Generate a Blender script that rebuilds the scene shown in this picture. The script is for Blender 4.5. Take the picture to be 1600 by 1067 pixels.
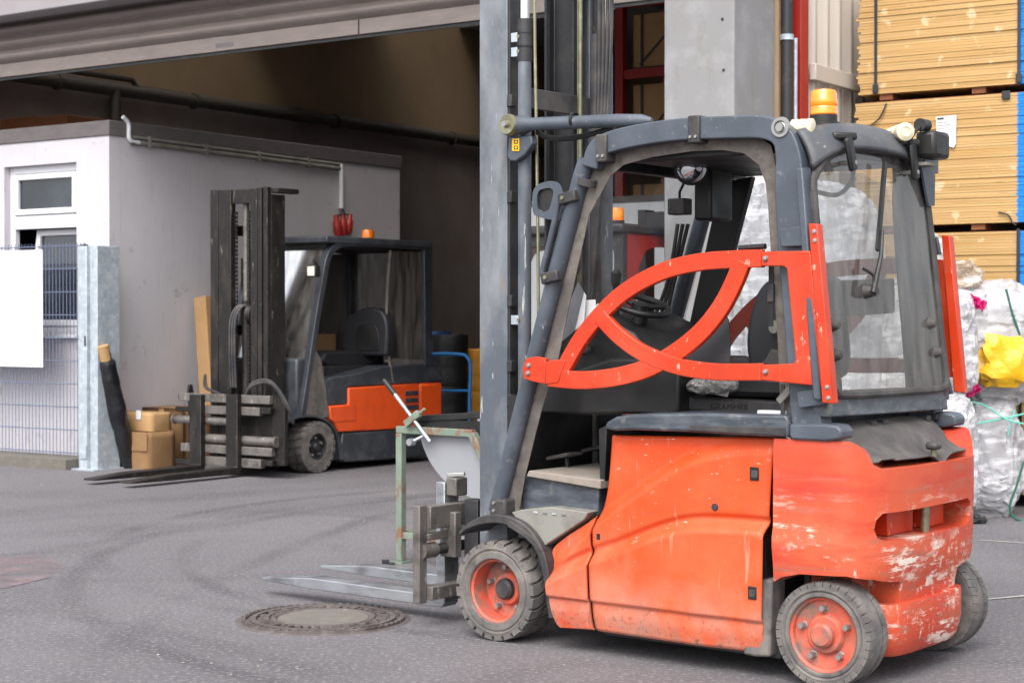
import bpy, bmesh, math, random
from mathutils import Vector, Matrix, noise

random.seed(7)
scene = bpy.context.scene
for o in list(bpy.data.objects):
    bpy.data.objects.remove(o)
COL = scene.collection

# ------------------------------------------------------------------ camera
FPX, CX, CY, EYE = 2700.0, 800.0, 533.5, 1.35
PITCH = math.atan(36.5 / 2700)
cam_d = bpy.data.cameras.new('camera')
cam = bpy.data.objects.new('camera', cam_d)
COL.objects.link(cam)
cam.location = (0, 0, EYE)
cam.rotation_euler = (math.pi / 2 - PITCH, 0, 0)
cam_d.sensor_width = 36
cam_d.lens = FPX / 1600 * 36
cam_d.clip_end = 2000
cam_d.clip_start = 0.05
cam_d.dof.use_dof = True
cam_d.dof.focus_distance = 7.0
cam_d.dof.aperture_fstop = 6.3
scene.camera = cam

# ------------------------------------------------------------------ light
SUN_AZ, SUN_EL = math.radians(198), math.radians(52)   # azimuth measured clockwise from +Y
world = bpy.data.worlds.new('World')
scene.world = world
world.use_nodes = True
wn = world.node_tree
bg = wn.nodes['Background']
sky = wn.nodes.new('ShaderNodeTexSky')
sky.sky_type = 'NISHITA'
sky.sun_disc = False
sky.sun_elevation = SUN_EL
sky.sun_rotation = SUN_AZ
sky.air_density = 0.9
sky.dust_density = 4.0
sky.ozone_density = 0.6
hs = wn.nodes.new('ShaderNodeHueSaturation')
hs.inputs['Saturation'].default_value = 0.22
wn.links.new(sky.outputs[0], hs.inputs['Color'])
wn.links.new(hs.outputs[0], bg.inputs['Color'])
bg.inputs['Strength'].default_value = 0.15
sun_d = bpy.data.lights.new('sun', 'SUN')
sun_d.energy = 0.6
sun_d.angle = math.radians(60)
sun_d.color = (1.0, 0.95, 0.88)
sun = bpy.data.objects.new('sun', sun_d)
COL.objects.link(sun)
sdir = Vector((math.sin(SUN_AZ) * math.cos(SUN_EL), math.cos(SUN_AZ) * math.cos(SUN_EL), math.sin(SUN_EL)))
sun.rotation_euler = sdir.to_track_quat('Z', 'Y').to_euler()
sun.location = sdir * 30
scene.view_settings.view_transform = 'Standard'
scene.view_settings.look = 'None'
scene.view_settings.gamma = 1
scene.view_settings.use_curve_mapping = False
scene.view_settings.exposure = 1.4
scene.cycles.max_bounces = 10
scene.cycles.transparent_max_bounces = 24
scene.cycles.use_denoising = True

# ------------------------------------------------------------------ pixel helpers
def ray(px, py):
    xv = (px - CX) / FPX
    yv = (CY - py) / FPX
    return Vector((xv, math.cos(PITCH) + yv * math.sin(PITCH), -math.sin(PITCH) + yv * math.cos(PITCH)))
EYEV = Vector((0, 0, EYE))
def G(px, py, z=0.0):
    d = ray(px, py)
    return EYEV + d * ((z - EYE) / d.z)
class Frame:
    """A thing's own axes: u along it, v across it, w up."""
    def __init__(s, o, th):
        s.o = Vector((o[0], o[1], 0)); s.th = math.radians(th)
        s.u = Vector((math.cos(s.th), -math.sin(s.th), 0)); s.v = Vector((math.sin(s.th), math.cos(s.th), 0))
    def hit(s, px, py, p0, n):
        d = ray(px, py)
        N = s.u * n[0] + s.v * n[1] + Vector((0, 0, n[2]))
        P = s.o + s.u * p0[0] + s.v * p0[1] + Vector((0, 0, p0[2]))
        q = EYEV + d * ((P - EYEV).dot(N) / d.dot(N)) - s.o
        return Vector((q.dot(s.u), q.dot(s.v), q.z))
    def V(s, px, py, v=0.0):
        return s.hit(px, py, (0, v, 0), (0, 1, 0))
    def U(s, px, py, u=0.0):
        return s.hit(px, py, (u, 0, 0), (1, 0, 0))
    def Z(s, px, py, w=0.0):
        return s.hit(px, py, (0, 0, w), (0, 0, 1))
    def world(s, u, v, w):
        return s.o + s.u * u + s.v * v + Vector((0, 0, w))
    def empty(s, name, label, cat, group=None):
        o = bpy.data.objects.new(name, None)
        COL.objects.link(o)
        o.location = s.o
        o.rotation_euler = (0, 0, -s.th)
        o.empty_display_size = 0.2
        return tag(o, label, cat, group)
def tag(o, label=None, cat=None, group=None, kind=None):
    if label: o['label'] = label
    if cat: o['category'] = cat
    if group: o['group'] = group
    if kind: o['kind'] = kind
    return o

# ------------------------------------------------------------------ materials
def lin(c):
    if isinstance(c, str):
        c = c.lstrip('#'); c = [int(c[i:i + 2], 16) / 255 for i in (0, 2, 4)]
        return tuple(x / 12.92 if x <= .04045 else ((x + .055) / 1.055) ** 2.4 for x in c) + (1,)
    return tuple(c) + (1,)
def mat(name, col, rough=.6, metal=0, layers=(), bump=None, spec=.5, coat=0, rough_var=0, emit=None):
    """layers: (colour, scale, lo, hi, stretch, amount[, z0, z1]) noise-thresholded wear in object space"""
    m = bpy.data.materials.new(name); m.use_nodes = True
    nt = m.node_tree; N = nt.nodes; L = nt.links
    b = N['Principled BSDF']
    b.inputs['Roughness'].default_value = rough
    b.inputs['Metallic'].default_value = metal
    b.inputs['Specular IOR Level'].default_value = spec
    b.inputs['Coat Weight'].default_value = coat
    tc = N.new('ShaderNodeTexCoord')
    cur = None
    for i, ly in enumerate(layers):
        c, sc, lo, hi, st, amt = ly[:6]
        mp = N.new('ShaderNodeMapping'); L.new(tc.outputs['Object'], mp.inputs[0])
        mp.inputs['Scale'].default_value = st
        mp.inputs['Location'].default_value = (i * 3.7, i * 1.3, i * 2.1)
        nz = N.new('ShaderNodeTexNoise'); L.new(mp.outputs[0], nz.inputs['Vector'])
        nz.inputs['Scale'].default_value = sc; nz.inputs['Detail'].default_value = 6
        nz.inputs['Roughness'].default_value = .62
        mr = N.new('ShaderNodeMapRange'); L.new(nz.outputs[0], mr.inputs[0])
        mr.inputs[1].default_value = lo; mr.inputs[2].default_value = hi; mr.inputs[4].default_value = amt
        fac = mr.outputs[0]
        if len(ly) > 6:
            sx = N.new('ShaderNodeSeparateXYZ'); L.new(tc.outputs['Object'], sx.inputs[0])
            m2 = N.new('ShaderNodeMapRange'); L.new(sx.outputs[2], m2.inputs[0])
            m2.inputs[1].default_value = ly[6]; m2.inputs[2].default_value = ly[7]
            mm = N.new('ShaderNodeMath'); mm.operation = 'MULTIPLY'
            L.new(fac, mm.inputs[0]); L.new(m2.outputs[0], mm.inputs[1]); fac = mm.outputs[0]
        mx = N.new('ShaderNodeMix'); mx.data_type = 'RGBA'
        L.new(fac, mx.inputs[0])
        if cur is None: mx.inputs[6].default_value = lin(col)
        else: L.new(cur, mx.inputs[6])
        mx.inputs[7].default_value = lin(c)
        cur = mx.outputs[2]
    if cur is None: b.inputs['Base Color'].default_value = lin(col)
    else: L.new(cur, b.inputs['Base Color'])
    if rough_var:
        nz = N.new('ShaderNodeTexNoise'); L.new(tc.outputs['Object'], nz.inputs['Vector']); nz.inputs['Scale'].default_value = 9
        nz.inputs['Detail'].default_value = 5
        mr = N.new('ShaderNodeMapRange'); L.new(nz.outputs[0], mr.inputs[0])
        mr.inputs[1].default_value = .3; mr.inputs[2].default_value = .7
        mr.inputs[3].default_value = max(.05, rough - rough_var); mr.inputs[4].default_value = min(1, rough + rough_var)
        L.new(mr.outputs[0], b.inputs['Roughness'])
    if bump:
        nz = N.new('ShaderNodeTexNoise'); L.new(tc.outputs['Object'], nz.inputs['Vector'])
        nz.inputs['Scale'].default_value = bump[0]; nz.inputs['Detail'].default_value = 5
        bp = N.new('ShaderNodeBump'); bp.inputs['Strength'].default_value = bump[1]
        bp.inputs['Distance'].default_value = bump[2] if len(bump) > 2 else .01
        L.new(nz.outputs[0], bp.inputs['Height']); L.new(bp.outputs[0], b.inputs['Normal'])
    if emit:
        b.inputs['Emission Color'].default_value = lin(emit[0]); b.inputs['Emission Strength'].default_value = emit[1]
    return m
def glass_mat(name, tint=(.8, .83, .84), dirt=.12, dirtcol='#8a8580', rough=.04, fres=1.45):
    m = bpy.data.materials.new(name); m.use_nodes = True
    nt = m.node_tree; N = nt.nodes; L = nt.links
    for n in list(N): N.remove(n)
    out = N.new('ShaderNodeOutputMaterial')
    tr = N.new('ShaderNodeBsdfTransparent'); tr.inputs[0].default_value = tint + (1,)
    gl = N.new('ShaderNodeBsdfGlossy'); gl.inputs['Roughness'].default_value = rough
    fr = N.new('ShaderNodeFresnel'); fr.inputs[0].default_value = fres
    mx = N.new('ShaderNodeMixShader'); L.new(fr.outputs[0], mx.inputs[0]); L.new(tr.outputs[0], mx.inputs[1]); L.new(gl.outputs[0], mx.inputs[2])
    df = N.new('ShaderNodeBsdfDiffuse'); df.inputs[0].default_value = lin(dirtcol)
    tc = N.new('ShaderNodeTexCoord'); mp = N.new('ShaderNodeMapping'); L.new(tc.outputs['Object'], mp.inputs[0])
    mp.inputs['Scale'].default_value = (6, 6, 1.2)
    nz = N.new('ShaderNodeTexNoise'); L.new(mp.outputs[0], nz.inputs['Vector']); nz.inputs['Scale'].default_value = 3; nz.inputs['Detail'].default_value = 7
    mr = N.new('ShaderNodeMapRange'); L.new(nz.outputs[0], mr.inputs[0]); mr.inputs[1].default_value = .35; mr.inputs[2].default_value = .75
    mr.inputs[3].default_value = dirt * .35; mr.inputs[4].default_value = dirt * 1.8
    m2 = N.new('ShaderNodeMixShader'); L.new(mr.outputs[0], m2.inputs[0]); L.new(mx.outputs[0], m2.inputs[1]); L.new(df.outputs[0], m2.inputs[2])
    L.new(m2.outputs[0], out.inputs[0])
    return m

W1 = (1, 1, 1)
DUST = '#8d857c'
MT = {}
MT['orange'] = mat('orange_paint', '#c7461c', .5, layers=[
    ('#cd6440', 1.8, .38, .68, W1, .8), ('#cb430f', 3.2, .50, .68, (1, 1, 1.6), .75), ('#c4452a', 12, .52, .7, (1, 1, 3), .35),
    ('#e9b3a0', 26, .64, .72, (1, 1, .12), .3), ('#8e4a36', 75, .64, .69, W1, .8), ('#f0cabb', 48, .67, .70, (.5, 1, 1.6), .6),
    ('#a08478', 5, .36, .62, W1, .85, .36, .10), ('#c98a72', 1.1, .48, .66, (1, 1, .7), .5), ('#4a403a', 70, .56, .64, (1, 1, 1), .7, .30, .12), ('#8a7568', 16, .54, .68, (1, 1, .5), .5, .26, .1)], bump=(70, .06, .004), spec=.35, rough_var=.12)
MT['orange_bar'] = mat('orange_bar_paint', '#b83412', .36, layers=[('#a52d16', 5, .45, .7, W1, .7), ('#e7a08a', 45, .64, .68, (1, 1, .4), .8), ('#c4563c', 3, .5, .7, W1, .5), ('#6e4236', 60, .72, .76, W1, .8)], bump=(120, .04, .003), spec=.45)
MT['cw'] = mat('counterweight_paint', '#b53c22', .48, layers=[
    ('#cb6242', 1.3, .38, .60, W1, .9, 1.45, .2), ('#b5382a', 5, .48, .66, (.5, .5, 3), .75),
    ('#97604f', 8, .55, .70, (.3, .3, 3), .7), ('#55493f', 5, .57, .70, (.4, .4, 2.6), .8, .80, .35),
    ('#7d6f63', 15, .58, .70, (.5, .5, 2.6), .8, .72, .30)], bump=(40, .12, .006), spec=.4, rough_var=.15)
def scuffs(m, col, base, cells):
    """chipped-paint scuffs: fine streak noise that only shows inside broad blotches"""
    nt = m.node_tree; N = nt.nodes; L = nt.links; b = N['Principled BSDF']
    src = b.inputs['Base Color'].links[0].from_socket
    tc = N.new('ShaderNodeTexCoord')
    for (sc, st, lo, hi, bs, blo, bhi, z0, z1, amt, seed) in cells:
        def nz(scale, stretch, off):
            mp = N.new('ShaderNodeMapping'); L.new(tc.outputs['Object'], mp.inputs[0]); mp.inputs['Scale'].default_value = stretch; mp.inputs['Location'].default_value = (off, off * .7, off * 1.3)
            n = N.new('ShaderNodeTexNoise'); L.new(mp.outputs[0], n.inputs['Vector']); n.inputs['Scale'].default_value = scale; n.inputs['Detail'].default_value = 12; n.inputs['Roughness'].default_value = .74
            return n.outputs[0]
        def rng(x, a, c, o=1.):
            r = N.new('ShaderNodeMapRange'); L.new(x, r.inputs[0]); r.inputs[1].default_value = a; r.inputs[2].default_value = c; r.inputs[4].default_value = o; return r.outputs[0]
        def mul(x, y):
            q = N.new('ShaderNodeMath'); q.operation = 'MULTIPLY'; L.new(x, q.inputs[0]); L.new(y, q.inputs[1]); return q.outputs[0]
        f = mul(rng(nz(sc, st, seed), lo, hi), rng(nz(bs, (1, 1, 1.6), seed + 9), blo, bhi, amt))
        sx = N.new('ShaderNodeSeparateXYZ'); L.new(tc.outputs['Object'], sx.inputs[0])
        f = mul(f, rng(sx.outputs[2], z0, z1))
        mx = N.new('ShaderNodeMix'); mx.data_type = 'RGBA'; L.new(f, mx.inputs[0]); L.new(src, mx.inputs[6]); mx.inputs[7].default_value = lin(col); src = mx.outputs[2]
    L.new(src, b.inputs['Base Color'])
scuffs(MT['cw'], '#ddd3c6', None, [(13, (.35, .35, 2.4), .525, .545, 3.2, .50, .60, .74, .50, .95, 1.0), (22, (1.6, 1.6, .5), .565, .585, 3.6, .52, .62, .72, .45, .9, 4.0),
    (9, (.7, .7, 1.6), .565, .58, 2.4, .48, .60, .60, .38, .9, 7.0)])
MT['frame'] = mat('slate_frame_paint', '#3f464f', .42, layers=[('#59606a', 4, .45, .7, W1, .6), ('#8a8681', 24, .62, .72, W1, .5), ('#2e3339', 9, .6, .72, W1, .6), ('#b9bcc0', 60, .70, .73, (1, 1, .4), .8)], bump=(90, .06, .004), spec=.5, rough_var=.12)
MT['mast'] = mat('mast_paint', '#4c525b', .5, layers=[('#888b90', 3, .42, .64, (1, 1, .4), .8), ('#4a4f57', 7, .55, .7, (1, 1, .3), .6), ('#8c8478', 14, .55, .75, W1, .55, 1.2, .3), ('#b8b6b0', 40, .64, .68, (1, 1, .12), .7), ('#c9c8c4', 22, .68, .71, (2, 1, .4), .7), ('#7a6a58', 9, .60, .70, (1, 1, .4), .5)], bump=(60, .06, .004), rough_var=.1)
MT['dark'] = mat('dark_steel', '#242427', .55, layers=[('#454240', 8, .5, .72, W1, .6), ('#7a5a44', 20, .66, .74, W1, .5)], bump=(60, .1, .005))
MT['black'] = mat('black_plastic', '#131314', .5, layers=[('#2e2c2a', 6, .45, .7, W1, .6)], bump=(150, .08, .003), rough_var=.1)
MT['dusty'] = mat('dusty_black_plastic', '#2a292c', .62, layers=[('#5b5652', 5, .42, .7, W1, .7), ('#1e1e21', 12, .58, .7, W1, .6)], bump=(120, .1, .004))
MT['hood'] = mat('slate_hood_plastic', '#373d45', .4, layers=[('#6f747b', 5, .45, .7, (1, 1, 4), .6), ('#85807a', 14, .58, .72, W1, .6)], bump=(100, .06, .003))
MT['canvas'] = mat('grey_canvas', '#57524f', .85, layers=[('#7d766f', 7, .42, .68, W1, .7), ('#3a3735', 16, .55, .7, W1, .6)], bump=(26, .35, .01), spec=.2)
MT['rubber'] = mat('tyre_rubber', '#565352', .8, layers=[('#7d7772', 9, .38, .64, W1, .8), ('#3a3838', 20, .55, .7, W1, .6)], bump=(70, .2, .005), spec=.25)
MT['seal'] = mat('rubber_seal', '#3f3d3d', .7, layers=[('#6a6662', 8, .45, .7, W1, .5)], spec=.3)
MT['rim'] = mat('rim_paint', '#bb4e3a', .55, layers=[('#8a5a4c', 14, .46, .62, W1, .8), ('#6e625a', 11, .48, .60, W1, .8), ('#5e544d', 40, .58, .66, W1, .7), ('#e2704f', 8, .5, .7, W1, .5)], bump=(80, .1, .004))
MT['steel'] = mat('worn_steel', '#a9adb2', .38, .75, layers=[('#6c6d70', 10, .5, .68, (.4, 1, 1), .8), ('#8a6a54', 24, .66, .74, W1, .6)], bump=(60, .1, .004), rough_var=.12)
MT['chrome'] = mat('bright_rod', '#c9c9c6', .16, .95)
MT['zinc'] = mat('yellow_zinc', '#7f7d66', .35, .55, layers=[('#a8a58c', 20, .5, .7, W1, .6)])
MT['bolt'] = mat('bolt_steel', '#9a9a98', .4, .7)
MT['glass'] = glass_mat('cab_glass', tint=(.74, .76, .77), dirt=.10)
MT['glassdark'] = glass_mat('dusty_hazed_rear_glass', tint=(.70, .71, .71), dirt=.24, dirtcol='#8f8b88', fres=1.6)  # dust, with its grey raised to paint in haze and reflections too
MT['pvc'] = glass_mat('pvc_window', tint=(.66, .66, .66), dirt=.30, dirtcol='#86817c', rough=.12)
MT['amber'] = mat('amber_lens', '#ff7a08', .22, layers=[('#ffa21c', 6, .4, .7, (1, 1, 6), .8)], spec=.6, coat=.5)
MT['yellow'] = mat('yellow_sticker', '#f2b705', .5)
MT['white'] = mat('white_paper', '#cfcfd2', .7)
MT['seat'] = mat('black_seat', '#202024', .55, bump=(60, .1, .004))
MT['tape'] = mat('silver_tape', '#9a9896', .35, .35, bump=(28, .9, .03))
MT['linkc'] = mat('mirror_face', '#dfe4e8', .05, 1.0)
MT['red'] = mat('red_paint', '#94201a', .45, layers=[('#8d1b17', 6, .45, .7, W1, .6)])
MT['galv'] = mat('galvanised_steel', '#aab3ba', .5, .25, layers=[('#8f9aa3', 10, .4, .6, W1, .7), ('#c6ccd0', 20, .52, .64, W1, .6)], bump=(40, .05, .003))
MT['galvshade'] = MT['galv']
MT['wallw'] = mat('hut_paint', '#bcb9be', .8, layers=[('#aeaaad', 1.2, .4, .7, W1, .5), ('#847e7d', 5, .62, .74, W1, .55), ('#5d5755', 17, .66, .72, (1, 1, .35), .6, 1.5, .5), ('#97918f', 9, .56, .70, (3, 3, .25), .18), ('#a29d9d', 3.0, .55, .75, (1, 1, .6), .45, 1.1, .2)], bump=(28, .25, .006), spec=.25)
MT['fascia'] = mat('roof_edge_felt', '#615b5b', .8, layers=[('#4a4545', 5, .45, .7, (1, 1, 3), .6)], bump=(40, .1, .004))
MT['pvcwhite'] = mat('white_window_plastic', '#d2d2d6', .35)
MT['concrete'] = mat('painted_concrete', '#828284', .75, layers=[('#7d7b78', 1.5, .4, .7, (1, 1, .5), .6), ('#6a6660', 7, .58, .72, (1, 1, .25), .55), ('#989999', 4, .5, .7, W1, .5)], bump=(30, .12, .006), spec=.3)
MT['hallwall'] = mat('hall_plaster', '#937f66', .85, layers=[('#7d6b55', .6, .4, .65, W1, .7), ('#93816a', 2.4, .5, .7, W1, .4)], bump=(20, .1, .005), spec=.2)
MT['hallgrey'] = mat('hall_plaster_grey', '#766a66', .85, layers=[('#8a8382', 1.2, .4, .65, W1, .5)], spec=.2)
MT['shutter'] = mat('shutter_paint', '#756b67', .5, .1, layers=[('#645b57', 3, .45, .7, (1, 1, 3), .6), ('#9a908b', 9, .6, .74, (.3, 1, 4), .5)], bump=(30, .06, .004))
MT['pipe'] = mat('dark_pipe', '#3a342f', .6)
MT['clad'] = mat('cladding_paint', '#b3aaa0', .5, layers=[('#9a9188', 2, .4, .7, (1, 1, .4), .5), ('#7e766e', 12, .62, .74, (1, 1, .2), .5)])
MT['cardboard'] = mat('cardboard', '#86694b', .85, layers=[('#7a5a3a', 4, .45, .7, W1, .5), ('#9c7a52', 14, .55, .7, (1, 1, 3), .4)], bump=(60, .06, .003), spec=.2)
MT['cardlight'] = mat('light_cardboard', '#a98860', .85, layers=[('#96754f', 3, .45, .7, W1, .5)], spec=.2)
MT['film_black'] = mat('black_film', '#17181c', .28, layers=[('#2c2d33', 6, .45, .7, W1, .6)], bump=(11, .5, .03), spec=.6)
MT['blue_paint'] = mat('blue_paint', '#1c82cf', .45)
MT['blue_edge'] = mat('blue_edge_paint', '#1660a8', .75, layers=[('#2b7cc4', 9, .45, .7, (1, 1, 6), .7), ('#a98558', 12, .66, .72, (1, 1, 8), .6)], spec=.3)
MT['strap'] = mat('black_strap', '#24252a', .5)
MT['gstrap'] = mat('green_strap', '#1f5a4a', .45)
MT['teal'] = mat('teal_strap', '#5fb8a4', .45)
MT['green'] = mat('pale_green_paint', '#6c7b6e', .6, layers=[('#86917f', 6, .45, .68, W1, .6), ('#7c5442', 11, .53, .62, W1, .9), ('#6f6a60', 30, .62, .7, W1, .6)], bump=(50, .12, .004))
MT['sheet'] = mat('grey_sheet', '#8f9096', .45, layers=[('#7e7f84', 3, .45, .7, W1, .5)], bump=(9, .1, .01))
MT['wooddark'] = mat('brown_wood', '#7a4526', .7, layers=[('#5a2f18', 5, .45, .7, (1, 1, 4), .6)])
MT['iron'] = mat('cast_iron', '#5f5856', .6, .35, layers=[('#837a76', 20, .5, .68, W1, .7), ('#463d3a', 9, .55, .7, W1, .6)], bump=(80, .2, .004))
MT['cover'] = mat('cover_concrete', '#625e58', .9, layers=[('#77726a', 14, .5, .7, W1, .6)], bump=(120, .2, .004))
MT['car_orange'] = mat('distant_orange_paint', '#e0521c', .42, layers=[('#c03a12', 5, .5, .72, W1, .6), ('#d86a48', 14, .66, .74, (1, 1, 2), .6)], bump=(70, .05, .003))
MT['slate2'] = mat('slate_panel_paint', '#31353b', .45, layers=[('#5a5d61', 5, .45, .7, W1, .6), ('#77736c', 12, .55, .72, W1, .6, .35, .05)], bump=(70, .06, .003))
MT['oldblack'] = mat('worn_black_steel', '#1d1a19', .5, .3, layers=[('#3d3733', 7, .5, .66, (1, 1, .4), .7), ('#a9a199', 24, .64, .72, (1, 1, .2), .6), ('#6b635c', 60, .62, .7, (1, 1, .4), .5), ('#7a4e34', 26, .66, .72, W1, .7)], bump=(40, .15, .005))
MT['greysteel'] = mat('scuffed_grey_steel', '#6f6a66', .45, .4, layers=[('#47423f', 8, .5, .66, W1, .8), ('#b6b1ab', 18, .6, .7, (1, 1, .5), .7), ('#7a5a46', 24, .64, .72, W1, .6)], bump=(50, .15, .005))
MT['paintsilver'] = mat('light_grey_panel', '#7f7d77', .6, layers=[('#615b54', 7, .45, .68, W1, .8)], bump=(60, .1, .004))
MT['yellowbag'] = mat('yellow_film', '#d9a512', .35, layers=[('#e6c050', 7, .45, .65, W1, .6)], bump=(14, .5, .03))
MT['magenta'] = mat('magenta_film', '#c4186a', .4)
MT['greenvest'] = mat('lime_cloth', '#b6d61e', .7)
MT['lintel'] = mat('lintel_paint', '#8d888b', .8, layers=[('#7b7679', 1.5, .4, .7, W1, .6)], bump=(30, .1, .005))
MT['floor'] = mat('dusty_floor_mat', '#8a8178', .9, layers=[('#6e665f', 8, .45, .7, W1, .7)], bump=(60, .15, .004))
MT['roofp'] = mat('dusty_roof_plastic', '#474a50', .55, layers=[('#686664', 5, .42, .68, W1, .7), ('#33353a', 12, .58, .7, W1, .5), ('#a5a5a3', 38, .66, .70, (1, .4, 1), .6)], bump=(90, .08, .004))
MT['coverp'] = mat('faded_cover_plastic', '#4b4847', .75, layers=[('#6f6a66', 4, .40, .66, W1, .8), ('#38363a', 11, .56, .7, W1, .5)], bump=(60, .2, .006), spec=.25)
MT['frame2'] = mat('dark_cab_paint', '#2a2e34', .45, layers=[('#474b52', 5, .45, .7, W1, .6), ('#8a8d91', 40, .66, .7, (1, 1, .3), .6)], bump=(70, .06, .003))
MT['whiteboard'] = mat('white_panel', '#d9dbdc', .5)

# ------------------------------------------------------------------ mesh builder
class MB:
    def __init__(s): s.v = []; s.f = []
    def add(s, vs, fs):
        n = len(s.v); s.v += [tuple(p) for p in vs]; s.f += [[i + n for i in f] for f in fs]; return s
    def box(s, a, b):
        x0, y0, z0 = a; x1, y1, z1 = b
        return s.add([(x0, y0, z0), (x1, y0, z0), (x1, y1, z0), (x0, y1, z0), (x0, y0, z1), (x1, y0, z1), (x1, y1, z1), (x0, y1, z1)],
                     [(0, 3, 2, 1), (4, 5, 6, 7), (0, 1, 5, 4), (1, 2, 6, 5), (2, 3, 7, 6), (3, 0, 4, 7)])
    def prism(s, poly, v0, v1):
        """closed outline [(u,w)] in a side plane, extruded across v"""
        n = len(poly)
        s.add([(p[0], v0, p[1]) for p in poly] + [(p[0], v1, p[1]) for p in poly],
              [list(range(n)), list(range(2 * n - 1, n - 1, -1))] + [(i, i + n, (i + 1) % n + n, (i + 1) % n) for i in range(n)])
        return s
    def extr(s, poly, d):
        """closed 3-D outline extruded along vector d"""
        n = len(poly); d = Vector(d)
        s.add([Vector(p) for p in poly] + [Vector(p) + d for p in poly],
              [list(range(n)), list(range(2 * n - 1, n - 1, -1))] + [(i, i + n, (i + 1) % n + n, (i + 1) % n) for i in range(n)])
        return s
    def tube(s, path, r, n=12, cap=True):
        path = [Vector(p) for p in path]
        rs = r if isinstance(r, (list, tuple)) else [r] * len(path)
        base = len(s.v); up = None; vs = []; fs = []
        for i, p in enumerate(path):
            t = (path[min(i + 1, len(path) - 1)] - path[max(i - 1, 0)]).normalized()
            if up is None:
                up = t.orthogonal().normalized()
            else:
                up = (up - t * up.dot(t)).normalized()
            b = t.cross(up)
            for k in range(n):
                a = 2 * math.pi * k / n
                vs.append(p + (up * math.cos(a) + b * math.sin(a)) * rs[i])
        m = len(path)
        for i in range(m - 1):
            for k in range(n):
                fs.append((i * n + k, i * n + (k + 1) % n, (i + 1) * n + (k + 1) % n, (i + 1) * n + k))
        if cap:
            fs.append(list(range(n - 1, -1, -1))); fs.append([(m - 1) * n + k for k in range(n)])
        return s.add(vs, fs)
    def lathe(s, prof, c, axis=(0, 1, 0), n=40, arc=2 * math.pi):
        """profile [(radius, along axis)]"""
        c = Vector(c); ax = Vector(axis).normalized(); e1 = ax.orthogonal().normalized(); e2 = ax.cross(e1)
        vs = []; fs = []; m = len(prof)
        for k in range(n):
            a = arc * k / n
            d = e1 * math.cos(a) + e2 * math.sin(a)
            vs += [c + d * r + ax * h for r, h in prof]
        for k in range(n):
            k2 = (k + 1) % n
            for i in range(m - 1):
                fs.append((k * m + i, k2 * m + i, k2 * m + i + 1, k * m + i + 1))
        return s.add(vs, fs)
    def cyl(s, a, b, r, n=16):
        return s.tube([a, b], r, n)
    def bar(s, a, b, wd, ht, side=(0, 1, 0)):
        """rectangular bar from a to b; wd along side, ht along the other axis"""
        a = Vector(a); b = Vector(b); t = (b - a).normalized(); sd = Vector(side); sd = (sd - t * sd.dot(t)).normalized(); up = t.cross(sd)
        vs = []
        for p in (a, b):
            for i, j in ((-1, -1), (1, -1), (1, 1), (-1, 1)):
                vs.append(p + sd * (i * wd / 2) + up * (j * ht / 2))
        return s.add(vs, [(0, 3, 2, 1), (4, 5, 6, 7), (0, 1, 5, 4), (1, 2, 6, 5), (2, 3, 7, 6), (3, 0, 4, 7)])
    def rail(s, path, wid, v0, v1):
        """ribbon of in-plane width along a (u,w) path, extruded v0..v1; wid number or list"""
        P = [Vector((p[0], p[1])) for p in path]; n = len(P)
        ws = wid if isinstance(wid, (list, tuple)) else [wid] * n
        L = []; R = []
        for i in range(n):
            a = P[max(i - 1, 0)]; b = P[min(i + 1, n - 1)]
            t = (b - a).normalized(); nn = Vector((-t.y, t.x))
            L.append(P[i] + nn * ws[i] / 2); R.append(P[i] - nn * ws[i] / 2)
        vs = []
        for i in range(n):
            vs += [(L[i].x, v0, L[i].y), (R[i].x, v0, R[i].y), (R[i].x, v1, R[i].y), (L[i].x, v1, L[i].y)]
        fs = []
        for i in range(n - 1):
            for k in range(4):
                fs.append((i * 4 + k, i * 4 + (k + 1) % 4, (i + 1) * 4 + (k + 1) % 4, (i + 1) * 4 + k))
        fs += [(3, 2, 1, 0), tuple((n - 1) * 4 + k for k in range(4))]
        return s.add(vs, fs)
    def grid(s, fn, nu, nv, closed=False):
        vs = [fn(i / (nu - 1) if not closed else i / nu, j / (nv - 1)) for i in range(nu) for j in range(nv)]
        fs = []
        for i in range(nu if closed else nu - 1):
            i2 = (i + 1) % nu
            for j in range(nv - 1):
                fs.append((i * nv + j, i2 * nv + j, i2 * nv + j + 1, i * nv + j + 1))
        return s.add(vs, fs)
    def mesh(s, name, ang=35):
        me = bpy.data.meshes.new(name)
        me.from_pydata(s.v, [], s.f)
        bm = bmesh.new(); bm.from_mesh(me)
        bmesh.ops.recalc_face_normals(bm, faces=bm.faces)
        bm.to_mesh(me); bm.free()
        me.shade_smooth()
        me.set_sharp_from_angle(angle=math.radians(ang))
        return me
    def build(s, name, m, parent=None, bevel=0, ang=35, seg=2, solid=0, label=None, kind=None, weld=False):
        me = s.mesh(name, ang)
        o = bpy.data.objects.new(name, me)
        COL.objects.link(o)
        me.materials.append(MT[m] if isinstance(m, str) else m)
        if parent: o.parent = parent
        if solid:
            md = o.modifiers.new('solid', 'SOLIDIFY'); md.thickness = abs(solid); md.offset = -1 if solid > 0 else 1
        if bevel:
            md = o.modifiers.new('bevel', 'BEVEL'); md.width = bevel; md.segments = seg; md.limit_method = 'ANGLE'; md.angle_limit = math.radians(ang)
            md.use_clamp_overlap = True
        if label: o['label'] = label
        if kind: o['kind'] = kind
        return o
def copy_under(o, parent, off=(0, 0, 0), rot=None):
    c = o.copy(); COL.objects.link(c); c.parent = parent
    c.location = Vector(o.location) + Vector(off)
    for ch in [x for x in bpy.data.objects if x.parent == o]:
        d = ch.copy(); COL.objects.link(d); d.parent = c
    return c
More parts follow.
